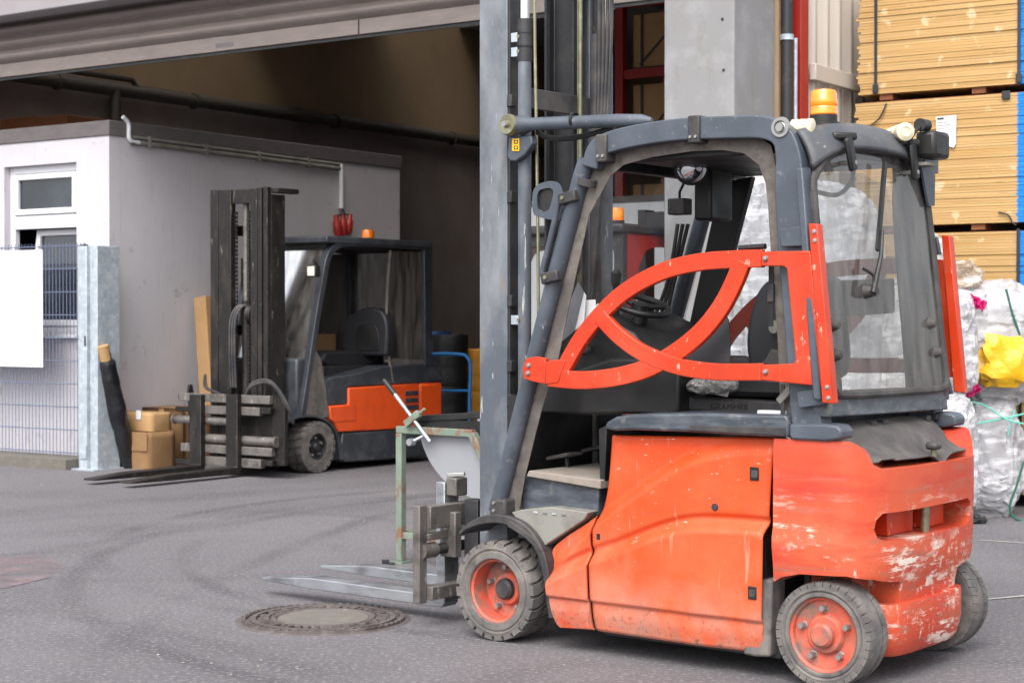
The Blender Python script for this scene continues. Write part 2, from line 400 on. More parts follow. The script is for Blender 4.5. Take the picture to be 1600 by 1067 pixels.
def smooth(pts, n=6, closed=False):
    """Catmull-Rom through points of any dimension"""
    P = [Vector(p) for p in pts]; out = []; m = len(P)
    for i in range(m if closed else m - 1):
        g = (lambda k: P[k % m]) if closed else (lambda k: P[max(0, min(m - 1, k))])
        p0, p1, p2, p3 = g(i - 1), g(i), g(i + 1), g(i + 2)
        for k in range(n):
            t = k / n
            out.append(0.5 * ((2 * p1) + (p2 - p0) * t + (2 * p0 - 5 * p1 + 4 * p2 - p3) * t * t + (3 * p1 - p0 - 3 * p2 + p3) * t ** 3))
    if not closed: out.append(P[-1])
    return out
def uw(fr, pts, v):
    return [(q.x, q.z) for q in (fr.V(*p, v) for p in pts)]
def fbm(p, o=4):
    return noise.fractal(Vector(p), 1.0, 2.0, o)
def boolean(o, cutters):
    """cut the listed meshes out of o, then drop the cutters"""
    for c in cutters:
        md = o.modifiers.new('cut', 'BOOLEAN'); md.object = c; md.operation = 'DIFFERENCE'; md.solver = 'EXACT'
    bpy.context.view_layer.update()
    dg = bpy.context.evaluated_depsgraph_get()
    me = bpy.data.meshes.new_from_object(o.evaluated_get(dg))
    o.modifiers.clear(); o.data = me
    me.shade_smooth(); me.set_sharp_from_angle(angle=math.radians(32))
    for c in cutters: bpy.data.objects.remove(c)

# ------------------------------------------------------------------ ground
def asphalt():
    m = bpy.data.materials.new('asphalt'); m.use_nodes = True
    nt = m.node_tree; N = nt.nodes; L = nt.links; b = N['Principled BSDF']
    tc = N.new('ShaderNodeTexCoord')
    def nz(scale, stretch=(1, 1, 1), rot=0, det=6, rgh=.6):
        mp = N.new('ShaderNodeMapping'); L.new(tc.outputs['Object'], mp.inputs[0])
        mp.inputs['Rotation'].default_value = (0, 0, rot); mp.inputs['Scale'].default_value = stretch
        n = N.new('ShaderNodeTexNoise'); L.new(mp.outputs[0], n.inputs['Vector'])
        n.inputs['Scale'].default_value = scale; n.inputs['Detail'].default_value = det; n.inputs['Roughness'].default_value = rgh
        return n.outputs[0]
    def rng(x, a, c, lo=0., hi=1.):
        r = N.new('ShaderNodeMapRange'); L.new(x, r.inputs[0])
        r.inputs[1].default_value = a; r.inputs[2].default_value = c; r.inputs[3].default_value = lo; r.inputs[4].default_value = hi
        return r.outputs[0]
    def mix(f, a, c, mode='MIX'):
        x = N.new('ShaderNodeMix'); x.data_type = 'RGBA'; x.blend_type = mode
        L.new(f, x.inputs[0])
        if isinstance(a, tuple): x.inputs[6].default_value = a
        else: L.new(a, x.inputs[6])
        if isinstance(c, tuple): x.inputs[7].default_value = c
        else: L.new(c, x.inputs[7])
        return x.outputs[2]
    c = mix(rng(nz(.35), .35, .65), (.112, .105, .114, 1), (.172, .162, .172, 1))
    c = mix(rng(nz(2.2, det=8), .4, .7), c, (.14, .131, .138, 1))
    # rubber marks: arcs swept by tyres turning into the hall
    def circ(a_, b_, c_):
        (ax_, ay), (bx_, by), (cx_, cy) = [(q.x, q.y) for q in (G(*a_), G(*b_), G(*c_))]
        d_ = 2 * (ax_ * (by - cy) + bx_ * (cy - ay) + cx_ * (ay - by))
        ux = ((ax_ ** 2 + ay ** 2) * (by - cy) + (bx_ ** 2 + by ** 2) * (cy - ay) + (cx_ ** 2 + cy ** 2) * (ay - by)) / d_
        uy = ((ax_ ** 2 + ay ** 2) * (cx_ - bx_) + (bx_ ** 2 + by ** 2) * (ax_ - cx_) + (cx_ ** 2 + cy ** 2) * (bx_ - ax_)) / d_
        return ux, uy, math.hypot(ax_ - ux, ay - uy)
    for k_, (q1, q2, q3, wd_, amt_) in enumerate((((200, 830), (380, 790), (700, 762), .10, .75), ((150, 872), (330, 815), (620, 776), .09, .7), ((60, 862), (260, 832), (480, 800), .14, .6),
            ((300, 852), (500, 795), (720, 772), .08, .7), ((20, 800), (300, 776), (560, 757), .35, .5), ((0, 772), (200, 766), (420, 753), .5, .45), ((250, 960), (420, 870), (600, 805), .10, .5),
            ((0, 952), (160, 972), (330, 1005), .10, .4), ((520, 842), (600, 803), (740, 782), .07, .65), ((100, 845), (420, 800), (740, 785), .6, .45), ((0, 900), (300, 905), (640, 870), .12, .35), ((850, 1040), (1000, 1030), (1200, 1060), .15, .3))):
        ux, uy, rr = circ(q1, q2, q3)
        ds = N.new('ShaderNodeVectorMath'); ds.operation = 'DISTANCE'; L.new(tc.outputs['Object'], ds.inputs[0]); ds.inputs[1].default_value = (ux, uy, 0)
        sb_ = N.new('ShaderNodeMath'); sb_.operation = 'SUBTRACT'; L.new(ds.outputs['Value'], sb_.inputs[0]); sb_.inputs[1].default_value = rr
        ab_ = N.new('ShaderNodeMath'); ab_.operation = 'ABSOLUTE'; L.new(sb_.outputs[0], ab_.inputs[0])
        f1 = rng(ab_.outputs[0], wd_, wd_ * .3); f2 = rng(nz(.8, rot=k_ * .7, det=9), .40, .60, .0, amt_)
        mm = N.new('ShaderNodeMath'); mm.operation = 'MULTIPLY'; L.new(f1, mm.inputs[0]); L.new(f2, mm.inputs[1])
        c = mix(mm.outputs[0], c, (.058, .055, .061, 1))
    c = mix(rng(nz(1.1, (.35, 2.2, 1), .5), .55, .75, 0, .5), c, (.11, .104, .11, 1))
    c = mix(rng(nz(5, (1, 1, 1)), .68, .74, 0, .5), c, (.32, .31, .30, 1))
    c = mix(rng(nz(120, det=3), .42, .62, 0, .75), c, (.075, .071, .077, 1))
    c = mix(rng(nz(45, det=5), .52, .66, 0, .55), c, (.28, .265, .27, 1))
    c = mix(rng(nz(55, det=2), .68, .76, 0, .6), c, (.46, .44, .42, 1))
    L.new(c, b.inputs['Base Color'])
    b.inputs['Roughness'].default_value = .82; b.inputs['Specular IOR Level'].default_value = .35
    bp = N.new('ShaderNodeBump'); bp.inputs['Strength'].default_value = .35; bp.inputs['Distance'].default_value = .004
    L.new(nz(160, det=3), bp.inputs['Height']); L.new(bp.outputs[0], b.inputs['Normal'])
    return m
MT['asphalt'] = asphalt()
g = MB().add([(-300, -100, 0), (300, -100, 0), (300, 500, 0), (-300, 500, 0)], [(0, 1, 2, 3)]).build('ground', 'asphalt')
tag(g, kind='structure')
# faded red paint left on the asphalt
pm = mat('faded_red_mark', '#94787c', .85, layers=[('#7f787c', 5, .38, .56, (1, 2.5, 1), .95), ('#9c7276', 2.2, .52, .68, W1, .7), ('#4f4b4f', 110, .45, .62, W1, .7)])
out = [G(x, y, .004) for x, y in smooth([(-60, 862), (10, 864), (60, 868), (98, 880), (103, 888), (92, 897), (50, 908), (0, 919), (-60, 925)], 4)]
N_ = pm.node_tree.nodes; L_ = pm.node_tree.links
tx_ = N_.new('ShaderNodeTexCoord'); nq = N_.new('ShaderNodeTexNoise'); nq.inputs['Scale'].default_value = 3.5; nq.inputs['Detail'].default_value = 9; L_.new(tx_.outputs['Object'], nq.inputs['Vector'])
mq = N_.new('ShaderNodeMapRange'); mq.inputs[1].default_value = .38; mq.inputs[2].default_value = .62; mq.inputs[3].default_value = .25; mq.inputs[4].default_value = 1.0; L_.new(nq.outputs[0], mq.inputs[0])
tq = N_.new('ShaderNodeBsdfTransparent'); sq = N_.new('ShaderNodeMixShader'); L_.new(mq.outputs[0], sq.inputs[0]); L_.new(N_['Principled BSDF'].outputs[0], sq.inputs[1]); L_.new(tq.outputs[0], sq.inputs[2]); L_.new(sq.outputs[0], N_['Material Output'].inputs[0])
pmo = MB().add(out, [list(range(len(out)))]).build('faded_paint_mark', pm)
tag(pmo, kind='structure')
# wheel dirt / chalk streaks at the right edge of the yard
ck = mat('chalk_streak', '#a9a4a0', .9)
for a, bq, wd in (((1515, 938), (1640, 926), .02), ((1530, 843), (1640, 850), .02)):
    p, q = G(*a, .004), G(*bq, .004); n = (q - p).cross(Vector((0, 0, 1))).normalized() * wd
    tag(MB().add([p + n * .4, q + n, q - n * .6, p - n * .3], [(0, 1, 2, 3)]).build('chalk_line', ck), kind='structure')

rg = random.Random(11); mb = MB()
for _ in range(190):
    x_, y_ = rg.uniform(-20, 1620), 745 + 330 * rg.random() ** 1.2
    g_ = G(x_, y_); r_ = rg.uniform(.002, .007); a_ = rg.uniform(0, 6.28); h_ = r_ * .5
    pts_ = [(g_.x + math.cos(a_ + i * 2.1 + rg.uniform(-.4, .4)) * r_ * rg.uniform(.6, 1.6), g_.y + math.sin(a_ + i * 2.1) * r_, .001) for i in range(3)]
    mb.add(pts_ + [(g_.x, g_.y, h_)], [(0, 1, 3), (1, 2, 3), (2, 0, 3)])
gt = mb.build('grit', mat('pale_grit', '#b7aa98', .9, layers=[('#7a6a58', 2, .4, .6, W1, 1), ('#dcd6cc', 3, .5, .6, W1, 1)]), ang=10)
tag(gt, 'pale grit and litter crumbs scattered over the asphalt', 'grit', kind='stuff')
# ------------------------------------------------------------------ hall
HUTC = G(172, 727)
FF = Frame(HUTC, 34.5)
hall = FF.empty('warehouse_hall', 'dark warehouse hall with a wide open doorway and pale concrete jamb', 'building')
MB().box((-3.2, -.2, 0), (-3.0, 14, 4.06)).build('side_wall', 'hallgrey', hall)
MB().box((-3.2, -.2, 4.06), (-3.0, 14, 5.6)).build('upper_side_wall', 'hallwall', hall)
MB().box((-3.2, 14, 0), (6.58, 14.2, 5.6)).build('rear_wall', 'hallwall', hall)
MB().box((6.40, .29, 0), (6.58, 13.995, 5.6)).build('side_wall', 'hallwall', hall)
for a_, b_ in (((-3.4, -.55), (6.75, .1)), ((-3.4, 4.6), (6.75, 7.5)), ((-3.4, 9.5), (6.75, 14.4)), ((2.8, .1), (6.75, 4.6)), ((2.8, 7.5), (6.75, 9.5))):
    MB().box((a_[0], a_[1], 5.6), (b_[0], b_[1], 5.8)).build('roof', 'concrete', hall)
SKY = glass_mat('added_skylight_sheet', tint=(.93, .91, .88), dirt=.03, dirtcol='#a09c94', rough=.3)  # unseen skylights, added to let daylight onto the hut wall and hall interior
MB().box((-3.4, .1, 5.70), (2.8, 4.6, 5.705)).build('added_skylight', SKY, hall)
MB().box((-3.4, 7.5, 5.70), (2.8, 9.5, 5.705)).build('added_skylight', SKY, hall)
for k_ in range(6):  # bars of the added front roof opening
    x_ = -3.4 + 1.22 * k_
    MB().box((x_, .1, 5.601), (x_ + .05, 4.6, 5.69)).build('added_skylight_bar', 'galv', hall)
MB().box((-14, -.62, 4.09), (6.0, -.37, 5.6)).build('lintel', 'lintel', hall, bevel=.01)
MB().box((-14, -.35, 0), (-3.41, -.1, 5.6)).build('front_wall', 'wallw', hall)
MB().box((-3.0, -.1, 5.0), (6.0, .3, 5.6)).build('inner_beam', 'hallwall', hall)
pil = MB().box((6.0, -.34, 0), (6.55, .285, 5.6)).build('concrete_jamb', 'concrete', hall, bevel=.012)
for w_, u_ in ((2.6, 6.2), (3.4, 6.46), (3.05, 6.47), (4.2, 6.12)):
    MB().lathe([(0, -.006), (.009, -.006), (.011, 0)], (u_, -.3405, w_), n=10).build('wall_anchor', 'dark', hall)
# trapezoid cladding on the hall's outer side wall
prof = []; x = .62
while x < 13.9:
    prof += [(6.60, x), (6.60, x + .09), (6.64, x + .12), (6.64, x + .19)]; x += .22
cl = MB(); n = len(prof)
cl.add([(p[0], p[1], 0) for p in prof] + [(p[0], p[1], 5.58) for p in prof], [(i, i + 1, i + 1 + n, i + n) for i in range(n - 1)])
cl.build('corrugated_cladding', 'clad', hall, solid=.003)
MB().box((6.645, .66, 3.08), (6.70, 13.8, 3.20)).build('cladding_rail', 'clad', hall, bevel=.006)
MB().tube([(6.62, .34, 0), (6.62, .34, 5.6)], .042, 14).build('rain_pipe', 'dark', hall)
MB().tube([(6.66, .40, 0), (6.66, .40, 3.35)], .014, 8).build('thin_rod', 'galv', hall)
MB().lathe([(.042, -.02), (.05, -.02), (.05, .02), (.042, .02)], (6.62, .34, 3.35), (0, 0, 1), 14).build('pipe_clip', 'galv', hall)
MB().box((6.60, .47, 0), (6.67, .60, 5.6)).build('red_post', 'red', hall, bevel=.004)
# roller shutter
sh = FF.empty('roller_shutter', 'beige roller shutter hanging part-way down across the warehouse doorway', 'shutter')
def slat(w0):
    pts = [(-.292, 0), (-.300, .012), (-.330, .030), (-.345, .055), (-.345, .070), (-.330, .092), (-.300, .108), (-.290, .123), (-.280, .123), (-.286, .112), (-.318, .090), (-.333, .070), (-.333, .055), (-.318, .032), (-.29, .012), (-.282, 0)]
    mb = MB(); n = len(pts)
    mb.add([(-3.4, p[0], w0 + p[1]) for p in pts] + [(5.99, p[0], w0 + p[1]) for p in pts],
           [list(range(n)), list(range(2 * n - 1, n - 1, -1))] + [(i, (i + 1) % n, (i + 1) % n + n, i + n) for i in range(n)])
    return mb
base_w = 3.725
s0 = slat(base_w).build('shutter_slat', 'shutter', sh, ang=50)
for i in range(1, 6):
    c = s0.copy(); COL.objects.link(c); c.parent = sh; c.location = (0, 0, i * .123)
MB().prism([(-3.4, 3.6), (3.2, 3.6), (3.2, 3.72), (-3.4, 3.72)], -.312, -.262).build('bottom_rail', 'shutter', sh, bevel=.004)
MB().prism([(3.215, 3.6), (5.99, 3.6), (5.99, 3.72), (3.215, 3.72)], -.312, -.262).build('bottom_rail', 'shutter', sh, bevel=.004)
MB().box((-3.4, -.292, 3.575), (5.99, -.272, 3.6)).build('rubber_strip', 'dark', sh)
MB().box((1.65, -.3145, 3.63), (1.85, -.3125, 3.665)).build('rating_label', 'fascia', sh)
# heating pipe along the hall's side wall
hp = MB()
a = FF.U(50, 122, -2.9); bq = FF.U(748, 215, -2.9)
pp = FF.empty('wall_pipe', 'dark pipe run along the inner side wall above the hut roof', 'pipe')
MB().tube([(-2.9, .3, a.z), (-2.9, 13.9, a.z)], .075, 14).build('main_pipe', 'pipe', pp)
MB().tube([(-2.9, .3, a.z + .14), (-2.9, 3.0, a.z + .14), (-2.9, 3.1, a.z + .03)], .035, 10).build('branch_pipe', 'pipe', pp)
bx = FF.U(180, 160, -2.88).y
MB().tube([(-2.88, bx, a.z), (-2.88, bx, 3.0), (-2.88, bx, 2.6)], .06, 12).build('drop_pipe', 'pipe', pp)
for vv in (1.9, 4.0, 6.6, 9.2, 12):
    MB().lathe([(.075, -.02), (.095, -.02), (.095, .02), (.075, .02)], (-2.9, vv, a.z), n=16).build('pipe_clamp', 'pipe', pp)
    MB().box((-3.0, vv - .012, a.z - .012), (-2.9, vv + .012, a.z + .012)).build('clamp_bracket', 'pipe', pp)

# ------------------------------------------------------------------ hut in the doorway
hut = FF.empty('site_hut', 'pale grey flat-roofed hut with a tilted window, built into the doorway', 'hut')
fw = MB().box((-2.98, 0, 0), (0, .14, 3.02)).build('front_wall', 'wallw', hut)
WL, WR, WB, WT = -1.46, -.44, 1.2, 2.80
boolean(fw, [MB().box((WL, -.1, WB), (WR, .3, WT)).build('cut', 'wallw', hut)])
MB().box((-.14, .141, 0), (-.002, 4.29, 3.02)).build('side_wall', 'wallw', hut)
MB().box((-2.98, 4.15, 0), (-.141, 4.28, 3.02)).build('rear_wall', 'wallw', hut)
MB().box((-2.985, -.015, 3.02), (.015, 4.31, 3.16)).build('roof_edge', 'fascia', hut, bevel=.008)
MB().box((-2.9, .15, .02), (-.15, 4.14, .06)).build('floor', 'dark', hut)
def fr_rect(u0, u1, w0, w1, t, v0, v1):
    mb = MB()
    mb.box((u0, v0, w0), (u0 + t, v1, w1)); mb.box((u1 - t, v0, w0), (u1, v1, w1))
    mb.box((u0 + t, v0, w0), (u1 - t, v1, w0 + t)); mb.box((u0 + t, v0, w1 - t), (u1 - t, v1, w1)); return mb
win = fr_rect(WL, WR, WB, WT, .07, .07, .13).box((WL + .07, .07, 2.2), (WR - .07, .13, 2.33)).build('window', 'pvcwhite', hut, bevel=.006)
fr_rect(WL + .075, WR - .075, 2.335, WT - .075, .055, .055, .115).build('top_sash', 'pvcwhite', win, bevel=.006)
gm = mat('hut_glass', '#20242a', .06, spec=.8, layers=[('#3d444d', .9, .4, .65, W1, .8)])
MB().box((WL + .13, .085, 2.39), (WR - .13, .09, WT - .13)).build('pane', gm, win)
ls = fr_rect(WL + .075, WR - .075, 0, .93, .06, 0, .06)
ts = ls.build('tilted_sash', 'pvcwhite', win, bevel=.006)
ts.location = (.09, .06, 1.275); ts.rotation_euler = (math.radians(-7), 0, 0); ts.scale = (.93, 1, 1)
tp = MB().box((WL + .135, .03, .06), (WR - .135, .034, .87)).build('pane', gm, win)
tp.location = ts.location; tp.rotation_euler = ts.rotation_euler; tp.scale = ts.scale
MB().box((WL - .03, -.05, WB - .04), (WR + .03, .07, WB)).build('window_sill', 'pvcwhite', hut, bevel=.005)

cond = FF.empty('wall_conduit', 'pale cable conduit running along the hut wall and dropping to red plugs', 'conduit')
c1 = FF.U(192, 193, .03); c2 = FF.U(205, 222, .03); c3 = FF.U(533, 264, .03); c4 = FF.U(535, 326, .03)
MB().tube(smooth([(.03, c1.y, 3.2), (.03, c1.y + .07, 3.14), (.03, c2.y - .02, 3.0), (.03, c2.y + .1, c2.z)], 5), .02, 8).build('cable_loop', 'pvcwhite', cond)
MB().tube([(.025, c2.y, c2.z), (.025, c3.y, c3.z)], .022, 10).build('conduit_run', 'paintsilver', cond)
MB().tube([(.025, c2.y + .02, c2.z + .045), (.025, c3.y, c3.z + .045)], .016, 8).build('conduit_run', 'paintsilver', cond)
MB().tube([(.03, c3.y, c3.z + .05), (.03, c3.y, c4.z)], .026, 10).build('conduit_drop', 'pvcwhite', cond)
for k in range(4):
    yv = c2.y + (c3.y - c2.y) * (k + .3) / 4
    MB().box((0, yv - .015, c2.z + (c3.z - c2.z) * (k + .3) / 4 - .03), (.05, yv + .015, c2.z + (c3.z - c2.z) * (k + .3) / 4 + .07)).build('conduit_clip', 'paintsilver', cond)
for k, (px, py) in enumerate(((527, 352), (536, 352), (545, 350))):
    q = FF.U(px, py, .07)
    pl = FF.empty('red_power_plug', ['red power plug hanging lowest left under the conduit drop', 'red power plug hanging in the middle of the bunch under the conduit', 'red power plug hanging tilted at the conduit bunch side nearest the beacon'][k], 'plug')
    MB().lathe([(0, .11), (.022, .11), (.03, .05), (.045, .03), (.05, -.06), (.045, -.11), (0, -.11)], (q.x, q.y, q.z), (0, .25 * (k - 1), 1), 16).build('plug_body', 'red', pl)
    MB().tube(smooth([(.03, c4.y, c4.z + .02), (.05, c4.y + .02 * (k - 1), c4.z - .06), (q.x, q.y, q.z + .1)], 5), .008, 6).build('plug_cable', 'dark', pl)

# brown chest on the hut roof
ch = FF.empty('wooden_chest', 'brown wooden chest lying on the hut roof', 'chest')
for i in range(2):
    MB().box((-2.75 + i * .52, 1.0, 3.165), (-2.24 + i * .52, 1.6, 3.44 - .02 * (i % 2))).build('board', 'wooddark', ch, bevel=.006)

# ------------------------------------------------------------------ fence, post, sign
PF = Frame(G(148, 735), 34.5)
kerb = MB().box((-6, -.12, 0), (-.24, .3, .09)).build('kerb', 'concrete'); kerb.location = PF.o; kerb.rotation_euler = (0, 0, -PF.th); kerb.data.materials[0] = MT['cover']
tag(kerb, kind='structure')
po = PF.empty('fence_post', 'thick galvanised steel channel post at the end of the wire fence', 'post')
MB().box((-.21, 0, 0), (-.10, .26, 1.99)).build('post_channel', 'galv', po, bevel=.006)
MB().box((-.099, .035, 0), (-.04, .26, 1.985)).build('post_web', 'galv', po, bevel=.004)
MB().box((-.039, 0, 0), (.04, .265, 1.99)).build('post_flange', 'galv', po, bevel=.006)
MB().box((-.27, -.06, 0), (.06, .3, .012)).build('base_plate', 'galv', po)
MB().box((-.19, -.012, .1), (-.1, -.0005, .22)).build('latch_plate', 'galv', po)
MB().box((-.125, -.006, 1.1), (-.11, -.0005, 1.19)).build('slot_plate', 'dark', po)
fe = PF.empty('wire_fence', 'blue-grey welded wire mesh fence in front of the hut window', 'fence')
wm = mat('fence_wire', '#66708a', .5, .2)
mb = MB(); u = -2.4
while u < -.235:
    mb.cyl((u, .10, .1), (u, .10, 2.03), .0032, 6); u += .047
mb.build('upright_wires', wm, fe, kind='stuff')
for k in range(10):
    w = .13 + k * .208
    MB().cyl((-2.42, .093, w), (-.225, .093, w), .0045, 6).cyl((-2.42, .107, w), (-.225, .107, w), .0045, 6).build('cross_wire', wm, fe)
for w in (.36, 1.15, 1.98):
    MB().box((-.262, .07, w - .03), (-.21, .125, w + .03)).build('fence_clamp', 'dark', fe, bevel=.004)
MB().cyl((-.235, .1, .1), (-.235, .1, 2.02), .008, 8).build('edge_wire', wm, fe)
sb = PF.empty('blank_sign_board', 'blank white board fixed to the wire fence', 'sign')
MB().box((-2.3, .07, .90), (-.765, .076, 1.975)).build('board', 'white', sb)
for q in ((-.79, 1.95), (-.79, .925)):
    MB().cyl((q[0], .062, q[1]), (q[0], .09, q[1]), .007, 8).build('rivet', 'bolt', sb)

# ------------------------------------------------------------------ roll and cartons at the hut wall
top = FF.U(166, 541, .04); ba = G(205, 726)
axis = (FF.world(top.x, top.y, top.z) - ba)
# lean the roll against the post/hut wall: base on the asphalt, top at the post
topw = PF.world(.08, .02, 1.13); basew = G(203, 731, 0.0)
ax = (topw - basew).normalized()
def roll_pt(i, j):
    a = 2 * math.pi * i; t = j
    r = .068 + .018 * math.sin(math.pi * min(1, t * 1.15)) + .012 * fbm((math.cos(a) * 1.2, math.sin(a) * 1.2, t * 5))
    if t > .93: r *= .72
    e1 = ax.orthogonal().normalized(); e2 = ax.cross(e1)
    return basew + ax * (t * 1.06 + .02) + (e1 * math.cos(a) + e2 * math.sin(a)) * r
rl = bpy.data.objects.new('film_roll', None); COL.objects.link(rl)
tag(rl, 'black plastic film roll leaning against the galvanised post', 'roll')
rl.location = basew
def under(mb, org): mb.v = [tuple(Vector(p) - org) for p in mb.v]; return mb
under(MB().grid(roll_pt, 28, 40, closed=True), basew).build('film_wrap', 'film_black', rl, ang=60)
under(MB().tube([basew + ax * .03, basew + ax * 1.155], .05, 20), basew).build('cardboard_core', 'cardlight', rl)

def carton(name, fr, a, b, label, m='cardboard', tape=True, flap=False, parts=()):
    e = fr.empty(name, label, 'box')
    x0, y0, z0 = a; x1, y1, z1 = b
    # a slightly bulged carton: subdivided box
    mb = MB()
    def side(p0, du, dv, nrm, bul):
        def f(i, j):
            s = math.sin(math.pi * i) * math.sin(math.pi * j)
            return Vector(p0) + Vector(du) * i + Vector(dv) * j + Vector(nrm) * (bul * s)
        mb.grid(f, 7, 7)
    dx, dy, dz = x1 - x0, y1 - y0, z1 - z0
    side((x0, y0, z0), (dx, 0, 0), (0, 0, dz), (0, -1, 0), .012); side((x0, y1, z0), (dx, 0, 0), (0, 0, dz), (0, 1, 0), .012)
    side((x0, y0, z0), (0, dy, 0), (0, 0, dz), (-1, 0, 0), .01); side((x1, y0, z0), (0, dy, 0), (0, 0, dz), (1, 0, 0), .01)
    side((x0, y0, z1), (dx, 0, 0), (0, dy, 0), (0, 0, 1), -.008)
    o = mb.build('carton_body', m, e)
    md = o.modifiers.new('w', 'WELD'); md.merge_threshold = .001
    if tape:
        MB().box((x0 + dx * .44, y0 - .014, z0 + dz * .02), (x0 + dx * .56, y0 - .0125, z0 + dz * .98)).build('tape', 'cardlight', e)
    if flap:
        MB().box((x0 - .003, y0 - .02, z0 + dz * .5), (x1 + .003, y0 - .014, z1 + .004)).build('flap', m, e)
    return e
# cartons stand along the hut's side wall (FF plane u=0)
q = FF.Z(232, 732)
carton('cardboard_carton', FF, (.13, q.y - .08, 0), (.62, q.y + .25, .33), 'brown carton with a folded front flap on the asphalt beside the film roll', tape=False, flap=True)
c = carton('cardboard_carton', FF, (.20, q.y + .0, .334), (.58, q.y + .24, .50), 'small open carton with a white label, on top of the flapped carton', m='cardlight', tape=False)
MB().box((.22, q.y - .016, .37), (.3, q.y - .0135, .46)).build('white_label', 'white', c); MB().box((.40, q.y - .0165, .44), (.46, q.y - .0135, .52)).build('white_label', 'white', c)
carton('cardboard_carton', FF, (.015, q.y - .28, 0), (.12, q.y + .2, .50), 'narrow pale carton standing upright behind the film roll', m='cardlight', tape=False)
carton('cardboard_carton', FF, (.02, q.y + .42, 0), (.55, q.y + .8, .52), 'tall brown carton behind the forklift carriage by the hut wall', tape=True)
lb = FF.empty('tall_carton', 'tall narrow tan carton leaning on the hut wall behind the black mast', 'box')
q0 = FF.U(320, 715, .25); q1 = FF.U(312, 465, .06)
m_ = MB().bar((.32, q0.y + .1, .012), (.115, q1.y + .05, q1.z), .22, .16, (0, 1, 0)).build('carton_body', 'cardlight', lb, bevel=.004)

# ------------------------------------------------------------------ things inside the hall
def drum(px, py_base_depth, label, m, r=.29, h=.55, z0=0.0):
    p = py_base_depth
    e = bpy.data.objects.new('plastic_drum', None); COL.objects.link(e); e.location = p; tag(e, label, 'drum', None)
    prof = [(0, 0)]
    nr = 3
    prof += [(r * .96, 0)]
    for i in range(nr):
        w = h * (i + .1) / nr
        prof += [(r * .985, w), (r, w + h / nr * .15), (r, w + h / nr * .75), (r * .985, w + h / nr * .9)]
    prof += [(r * .9, h), (r * .86, h - .02), (0, h - .02)]
    MB().lathe(prof, (0, 0, z0), (0, 0, 1), 32).build('drum_shell', m, e)
    MB().lathe([(0, h - .02), (.04, h - .02), (.04, h + .01), (0, h + .01)], (r * .5, 0, z0), (0, 0, 1), 12).build('drum_cap', 'dark', e)
    return e
def at(px, depth, z=0.0):
    """floor point straight below a pixel column, at a depth"""
    return Vector(((px - CX) / FPX * depth, depth, z))
MT['bplast'] = mat('black_drum_plastic', '#1a1a1c', .5); MT['yplast'] = mat('yellow_drum_plastic', '#c98a10', .5); MT['bluplast'] = mat('blue_drum_plastic', '#123a6e', .5)
drum(0, at(703, 18.6), 'lower black ribbed drum on the hall floor behind the blue cart', 'bplast', .21, .62)
drum(0, at(703, 18.6, .62), 'upper black ribbed drum stacked by the hall wall', 'bplast', .20, .55)
drum(0, at(742, 18.9), 'lower yellow ribbed drum behind the blue cart', 'yplast', .22, .55)
drum(0, at(742, 18.9, .55), 'upper yellow ribbed drum stacked behind the blue cart', 'yplast', .215, .46)
drum(0, at(678, 19.2), 'tall blue drum half hidden behind the small forklift', 'bluplast', .20, 1.2)
tr = bpy.data.objects.new('push_cart', None); COL.objects.link(tr); tr.location = at(705, 17.4); tr.rotation_euler = (0, 0, math.radians(-14)); tag(tr, 'blue tube-handled push cart inside the hall', 'cart')
MB().tube(smooth([(-.30, 0, .2), (-.30, 0, .85), (-.27, 0, .95), (-.2, 0, .985), (.10, 0, .985), (.17, 0, .95), (.2, 0, .86), (.19, 0, .55), (.19, 0, .2)], 4), .017, 10).build('handle', 'blue_paint', tr)
MB().tube([(-.30, 0, .62), (.19, 0, .62)], .012, 8).build('cross_tube', 'blue_paint', tr)
MB().box((-.34, -.02, .18), (.24, .75, .21)).build('platform', 'dark', tr, bevel=.004)
for sx in (-.28, .18):
    for sy in (.08, .65):
        MB().lathe([(0, -.02), (.07, -.02), (.08, -.015), (.08, .015), (.07, .02), (0, .02)], (sx, sy, .08), (1, 0, 0), 20).build('castor', 'rubber', tr)
        MB().box((sx - .025, sy - .03, .08), (sx + .025, sy + .03, .185)).build('castor_fork', 'dark', tr)

# pallet rack with cartons, seen beyond the jamb
RK = Frame(at(970, 16.6), 34.5)
rk = RK.empty('pallet_rack', 'red steel pallet rack deep inside the hall', 'rack')
for uu in (0, 2.3):
    for vv in (0, .9):
        MB().box((uu - .045, vv - .04, 0), (uu + .045, vv + .04, 4.9)).build('upright', 'red', rk, bevel=.004)
for w in (1.6, 2.93, 3.72, 4.4):
    for vv in (0, .9):
        MB().box((.046, vv - .025, w - .09), (2.254, vv + .025, w)).build('beam', 'red', rk, bevel=.004)
    MB().box((.05, .03, w), (2.25, .87, w + .02)).build('shelf', 'dark', rk)
k = 0
for w, lab in ((1.62, 'lowest'), (2.95, 'second'), (3.74, 'third'), (4.42, 'topmost')):
    h = {1.62: 1.0, 2.95: .62, 3.74: .5, 4.42: .4}[w]
    for j in range(2):
        e = carton('rack_carton', RK, (.12 + j * 1.05, .03, w + .0005), (.95 + j * 1.05, .8, w + h),
               'large strapped carton on the %s shelf of the red rack, %s' % (lab, 'beside the outer upright' if j == 0 else 'at the jamb end'), m='cardlight', tape=False)
        for t in (.12, .88):
            MB().box((.12 + j * 1.05 + .83 * t - .012, .013, w + .002), (.12 + j * 1.05 + .83 * t + .012, .018, w + h)).build('strap', 'strap', e)
        for sgn in (-1, 1):
            MB().bar((.53 + j * 1.05, .012, w + h * .65), (.53 + j * 1.05 + sgn * .33, .012, w + .02), .006, .02, (0, 1, 0)).build('strap', 'strap', e)
